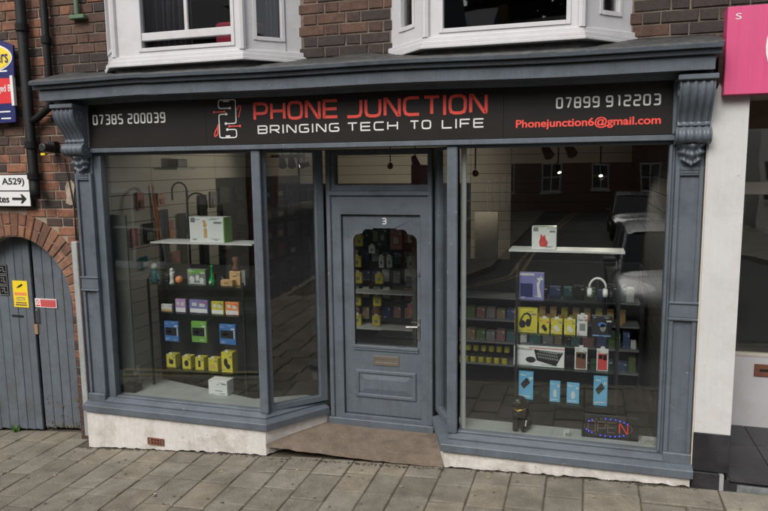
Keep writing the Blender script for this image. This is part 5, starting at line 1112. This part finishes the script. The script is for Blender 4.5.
# ------------------------------------------------------------------ the other side of the street (seen mirrored in the glass)
FARBRICK = mat('far_brick', (0.17, 0.075, 0.05), 0.9, 0.3, 3, dirt=(.07, .05, .04), dirt_amt=.5, dscale=1)
FARCREAM = mat('far_cream', (0.58, 0.52, 0.42), 0.8, 0.06, 1); FARWHITE = mat('far_white', (0.72, 0.71, 0.68), 0.8, 0.05, 1); SLATE = mat('slate', (0.06, 0.062, 0.07), 0.7, 0.2, 4)
FARGLASS = mat('far_glass', (0.02, 0.022, 0.025), 0.08, 0.1)
def terrace(name, label, x0, x1, y1, depth, h, m, storeys, nwin, axis='x', shopf=False):
    """a plain street house: walls, windows with frames and panes, door, pitched roof with chimney; front at y1 (facing +y) or at x1 (facing side street)"""
    z0 = min(rz(x0, y1), rz(x1, y1)) - .2; base = rz((x0 + x1) / 2, y1) + .12
    t = thing(name, ((x0 + x1) / 2, y1 - depth / 2, base), label, 'house')
    yb = y1 - depth
    MB().box(x0, x1, yb, y1, z0, base + h).build('wall', m, t)
    ridge = base + h + depth * .32; ym_ = (y1 + yb) / 2
    ro = MB().prism([(y1 + .25, base + h), (ym_, ridge), (yb - .25, base + h)], x0 - .05, x1 + .05, 'x').build('roof', SLATE, t)
    MB().box(x0 + .3, x0 + .95, ym_ - .3, ym_ + .3, ridge - .5, ridge + .9).build('chimney', FARBRICK, ro)
    def win(u0, u1, za, zb, side=None):
        w_ = MB()
        if side is None:
            w_.panel(rect(u0, u1, za, zb), [rect(u0 + .07, (u0 + u1) / 2 - .03, za + .08, (za + zb) / 2 - .03), rect((u0 + u1) / 2 + .03, u1 - .07, za + .08, (za + zb) / 2 - .03), rect(u0 + .07, (u0 + u1) / 2 - .03, (za + zb) / 2 + .03, zb - .08), rect((u0 + u1) / 2 + .03, u1 - .07, (za + zb) / 2 + .03, zb - .08)], lambda u, v, d: (u, y1 + d + .002, v), .06)
            o = w_.build('window', FARWHITE, t); MB().box(u0 + .05, u1 - .05, y1 + .003, y1 + .03, za + .05, zb - .05).build('pane', FARGLASS, o); MB().box(u0 - .08, u1 + .08, y1 + .003, y1 + .14, za - .1, za - .001).build('sill', FARWHITE, o)
        else:
            sx, sg_ = side
            w_.panel(rect(u0, u1, za, zb), [rect(u0 + .07, u1 - .07, za + .08, (za + zb) / 2 - .03), rect(u0 + .07, u1 - .07, (za + zb) / 2 + .03, zb - .08)], lambda u, v, d: (sx + sg_ * (d + .002), u, v), .06)
            o = w_.build('window', FARWHITE, t); MB().box(*sorted((sx + sg_ * .003, sx + sg_ * .03)), u0 + .05, u1 - .05, za + .05, zb - .05).build('pane', FARGLASS, o)
    fh = h / storeys; span = (x1 - x0) / nwin
    for s in range(storeys):
        for k in range(nwin):
            cx = x0 + span * (k + .5); zb_ = base + s * fh + .9
            if s == 0 and k == nwin - 1:
                d_ = MB().box(cx - .5, cx + .5, y1 + .003, y1 + .07, base, base + 2.15).build('door', mat('far_door', (.03, .05, .04), .5), t); MB().ball((cx + .35, y1 + .09, base + 1.0), .04).build('handle', BRASS, d_); continue
            if s == 0 and shopf: win(cx - span * .42, cx + span * .42, base + .5, base + 2.5)
            else: win(cx - .5, cx + .5, zb_, zb_ + 1.45)
    if axis in ('l', 'r'):
        sx, sg_ = (x0, -1) if axis == 'l' else (x1, 1)
        for s in range(storeys):
            for k in range(int(depth // 2.6)): u = yb + 1.3 + k * 2.6; win(u - .45, u + .45, base + s * fh + .9, base + s * fh + 2.3, (sx, sg_))
    return t
terrace('cream_house', 'cream rendered house across the street, mirrored in the left window', -13.5, -6.6, -10.4, 8, 6.2, FARCREAM, 2, 3, shopf=True)
terrace('brick_house', 'red brick corner house across the street, left of the side road', -6.55, -2.2, -10.4, 9, 6.6, FARBRICK, 2, 2, 'r')
terrace('brick_house', 'long red brick house across the street beyond the cream house', -24, -13.6, -10.4, 8, 6.0, FARBRICK, 2, 4)
terrace('white_house', 'white fronted corner shop across the street, right of the side road', 7.4, 14.5, -10.4, 8, 6.4, FARWHITE, 2, 3, 'l', True)
terrace('brick_house', 'red brick house across the street beyond the white corner shop', 14.6, 26, -10.4, 8, 6.2, FARBRICK, 2, 4)
terrace('brick_house', 'red brick house down the left side of the side road', -11, -2.2, -20.5, 12, 6.0, FARBRICK, 2, 3, 'r')
terrace('white_house', 'white house down the right side of the side road', 7.4, 16, -20.5, 12, 5.8, FARWHITE, 2, 3, 'l')
terrace('brick_house', 'brick house closing the far end of the side road', -4, 9, -34, 8, 8.5, FARBRICK, 3, 5)
LEAFG = mat('foliage', (0.035, 0.06, 0.02), 0.8, 0.4, 2, rnd=0.2); BARK = mat('bark', (0.07, 0.055, 0.04), 0.9, 0.3, 8)
def tree(label, x, y, h, rad_, seed):  # added trees, put in to darken what the upper panes mirror
    r = random.Random(seed); z0 = rz(x, y); t = thing('darkening_tree', (x, y, z0), label, 'tree', 'added trees darkening the upper pane reflections')
    m = MB().tube([(x, y, z0 - .3), (x + .1, y, z0 + h * .3), (x - .1, y, z0 + h * .75)], [.32, .22, .08], 8)
    for k in range(7):
        a = k * 2.4; m.tube([(x, y, z0 + h * (.28 + .05 * k)), (x + math.cos(a) * rad_ * .7, y + math.sin(a) * rad_ * .7, z0 + h * (.45 + .06 * k))], [.10, .03], 6)
    m.build('trunk', BARK, t); V = []; F = []
    cl = [(r.gauss(0, .42) * rad_, r.gauss(0, .42) * rad_, h * r.uniform(.32, .98), rad_ * r.uniform(.22, .42)) for _ in range(46)]
    for cx, cy, cz, cr in cl:
        for _ in range(90):
            d = Vector((r.gauss(0, 1), r.gauss(0, 1), r.gauss(0, 1))).normalized() * cr * r.uniform(.6, 1.05); p = Vector((x + cx, y + cy, z0 + cz)) + d
            u = Vector((r.gauss(0, 1), r.gauss(0, 1), r.gauss(0, 1))).normalized() * .42; v = u.orthogonal().normalized() * .32; k = len(V)
            V += [p - u, p - v, p + u, p + v]; F.append((k, k + 1, k + 2, k + 3))
    MB().add(V, F).build('crown', LEAFG, t)
for k, (x, y, h, rr, wd) in enumerate(((-4, -47, 20, 5, 'left'), (3.5, -48, 21, 6, 'middle'), (11.5, -47, 20, 5, 'right'))): tree('added broadleaf tree darkening the upper pane reflections, %s of three' % wd, x, y, h, rr, k)
def car(label, loc, ang, paint, name='parked_car'):
    t = thing(name, loc, label, 'car'); t.rotation_euler = (0, 0, ang); WLOC[t] = Vector((0, 0, 0))
    # stations along the length: x, half width, sill z, belt z, roof z (roof None outside the cabin)
    st = [(-2.05, .62, .42, .78), (-1.95, .78, .30, .90), (-1.5, .86, .24, .95), (-.6, .88, .22, .95), (.5, .88, .22, .94), (1.1, .87, .24, .90), (1.6, .84, .28, .80), (1.95, .74, .34, .68), (2.08, .58, .42, .58)]
    V = []; F = []
    for x, hw, zs, zb in st:
        for (k, z) in ((.90, zs), (1.0, zs + (zb - zs) * .35), (1.0, zs + (zb - zs) * .75), (.94, zb), (.0, zb + .03)): V.append((x, hw * k, z))
        for (k, z) in ((.94, zb), (1.0, zs + (zb - zs) * .75), (1.0, zs + (zb - zs) * .35), (.90, zs)): V.append((x, -hw * k, z))
    n = 9
    for i in range(len(st) - 1): F += [(i * n + j, i * n + (j + 1) % n, (i + 1) * n + (j + 1) % n, (i + 1) * n + j) for j in range(n)]
    F += [tuple(range(n)), tuple((len(st) - 1) * n + j for j in range(n))]
    b = MB().add(V, F).build('body', paint, t, smooth=True); s = b.modifiers.new('sub', 'SUBSURF'); s.levels = 2; s.render_levels = 2
    rings = [[(-1.92, .70, .90), (-1.75, .62, 1.30)], [(-1.3, .74, .93), (-1.25, .62, 1.44)], [(.0, .76, .94), (-.1, .62, 1.46)], [(1.05, .74, .90), (.42, .60, 1.38)]]
    V = []; F = []
    for (a, bb) in rings: V += [(a[0], a[1], a[2]), (bb[0], bb[1], bb[2]), (bb[0], -bb[1], bb[2]), (a[0], -a[1], a[2])]
    gl = MB().add(V, [(0, 1, 2, 3), (12, 15, 14, 13)] + [q for i in range(3) for q in ((4 * i, 4 * i + 4, 4 * i + 5, 4 * i + 1), (4 * i + 3, 4 * i + 2, 4 * i + 6, 4 * i + 7))]).build('windows', FARGLASS, t)
    V = []
    for (a, bb) in rings: V += [(bb[0], bb[1] * 1.02, bb[2] - .03), (bb[0], bb[1] * .8, bb[2] + .035), (bb[0], -bb[1] * .8, bb[2] + .035), (bb[0], -bb[1] * 1.02, bb[2] - .03)]
    MB().add(V, [(4 * i + j, 4 * i + 4 + j, 4 * i + 5 + j, 4 * i + 1 + j) for i in range(3) for j in range(3)]).build('roof', paint, t, smooth=True)
    m = MB()
    for s_ in (-1, 1):
        for (a, bb) in rings: m.tube([(a[0], s_ * a[1] * 1.01, a[2]), (bb[0], s_ * bb[1] * 1.02, bb[2])], .032, 6)
    m.build('pillars', paint, t)
    for x in (-1.3, 1.3):
        for s_ in (-1, 1):
            wv = MB().lathe([(.20, -.10), (.30, -.10), (.32, -.07), (.32, .07), (.30, .10), (.20, .10)], (x, s_ * .79, .32), 24, 'y').build('wheel', BLACK, t, smooth=True); MB().lathe([(.03, -.105), (.19, -.10), (.19, .10), (.03, .105)], (x, s_ * .79, .32), 14, 'y').build('rim', METAL, wv)
    for s_ in (-1, 1):
        MB().ball((1.90, s_ * .56, .66), .12, 8, .6).build('headlight', WHITE, t, smooth=True); MB().ball((-1.97, s_ * .6, .74), .10, 8, .9).build('tail_light', REDC, t, smooth=True); MB().box(.68, .86, s_ * .88 - .09, s_ * .88 + .09, .92, 1.04).build('mirror', paint, t, bevel=.02)
    MB().box(1.98, 2.07, -.45, .45, .44, .56).build('grille', BLACK, t)
    return t
CARS = mat('car_silver', (.30, .305, .31), .4, .03, 3, metal=.15, coat=.6); CARD = mat('car_dark', (.06, .065, .075), .3, .05, 3, metal=.4, coat=.7)
car('silver hatchback waiting in the street facing the shop, mirrored in the right window', (3.02, -6.15, rz(3, -6)), PI / 2, CARS, 'silver_car')
car('dark car far down the side road facing the shop, mirrored in the right window', (3.4, -19, rz(3.4, -10)), PI / 2, CARD, 'dark_car')
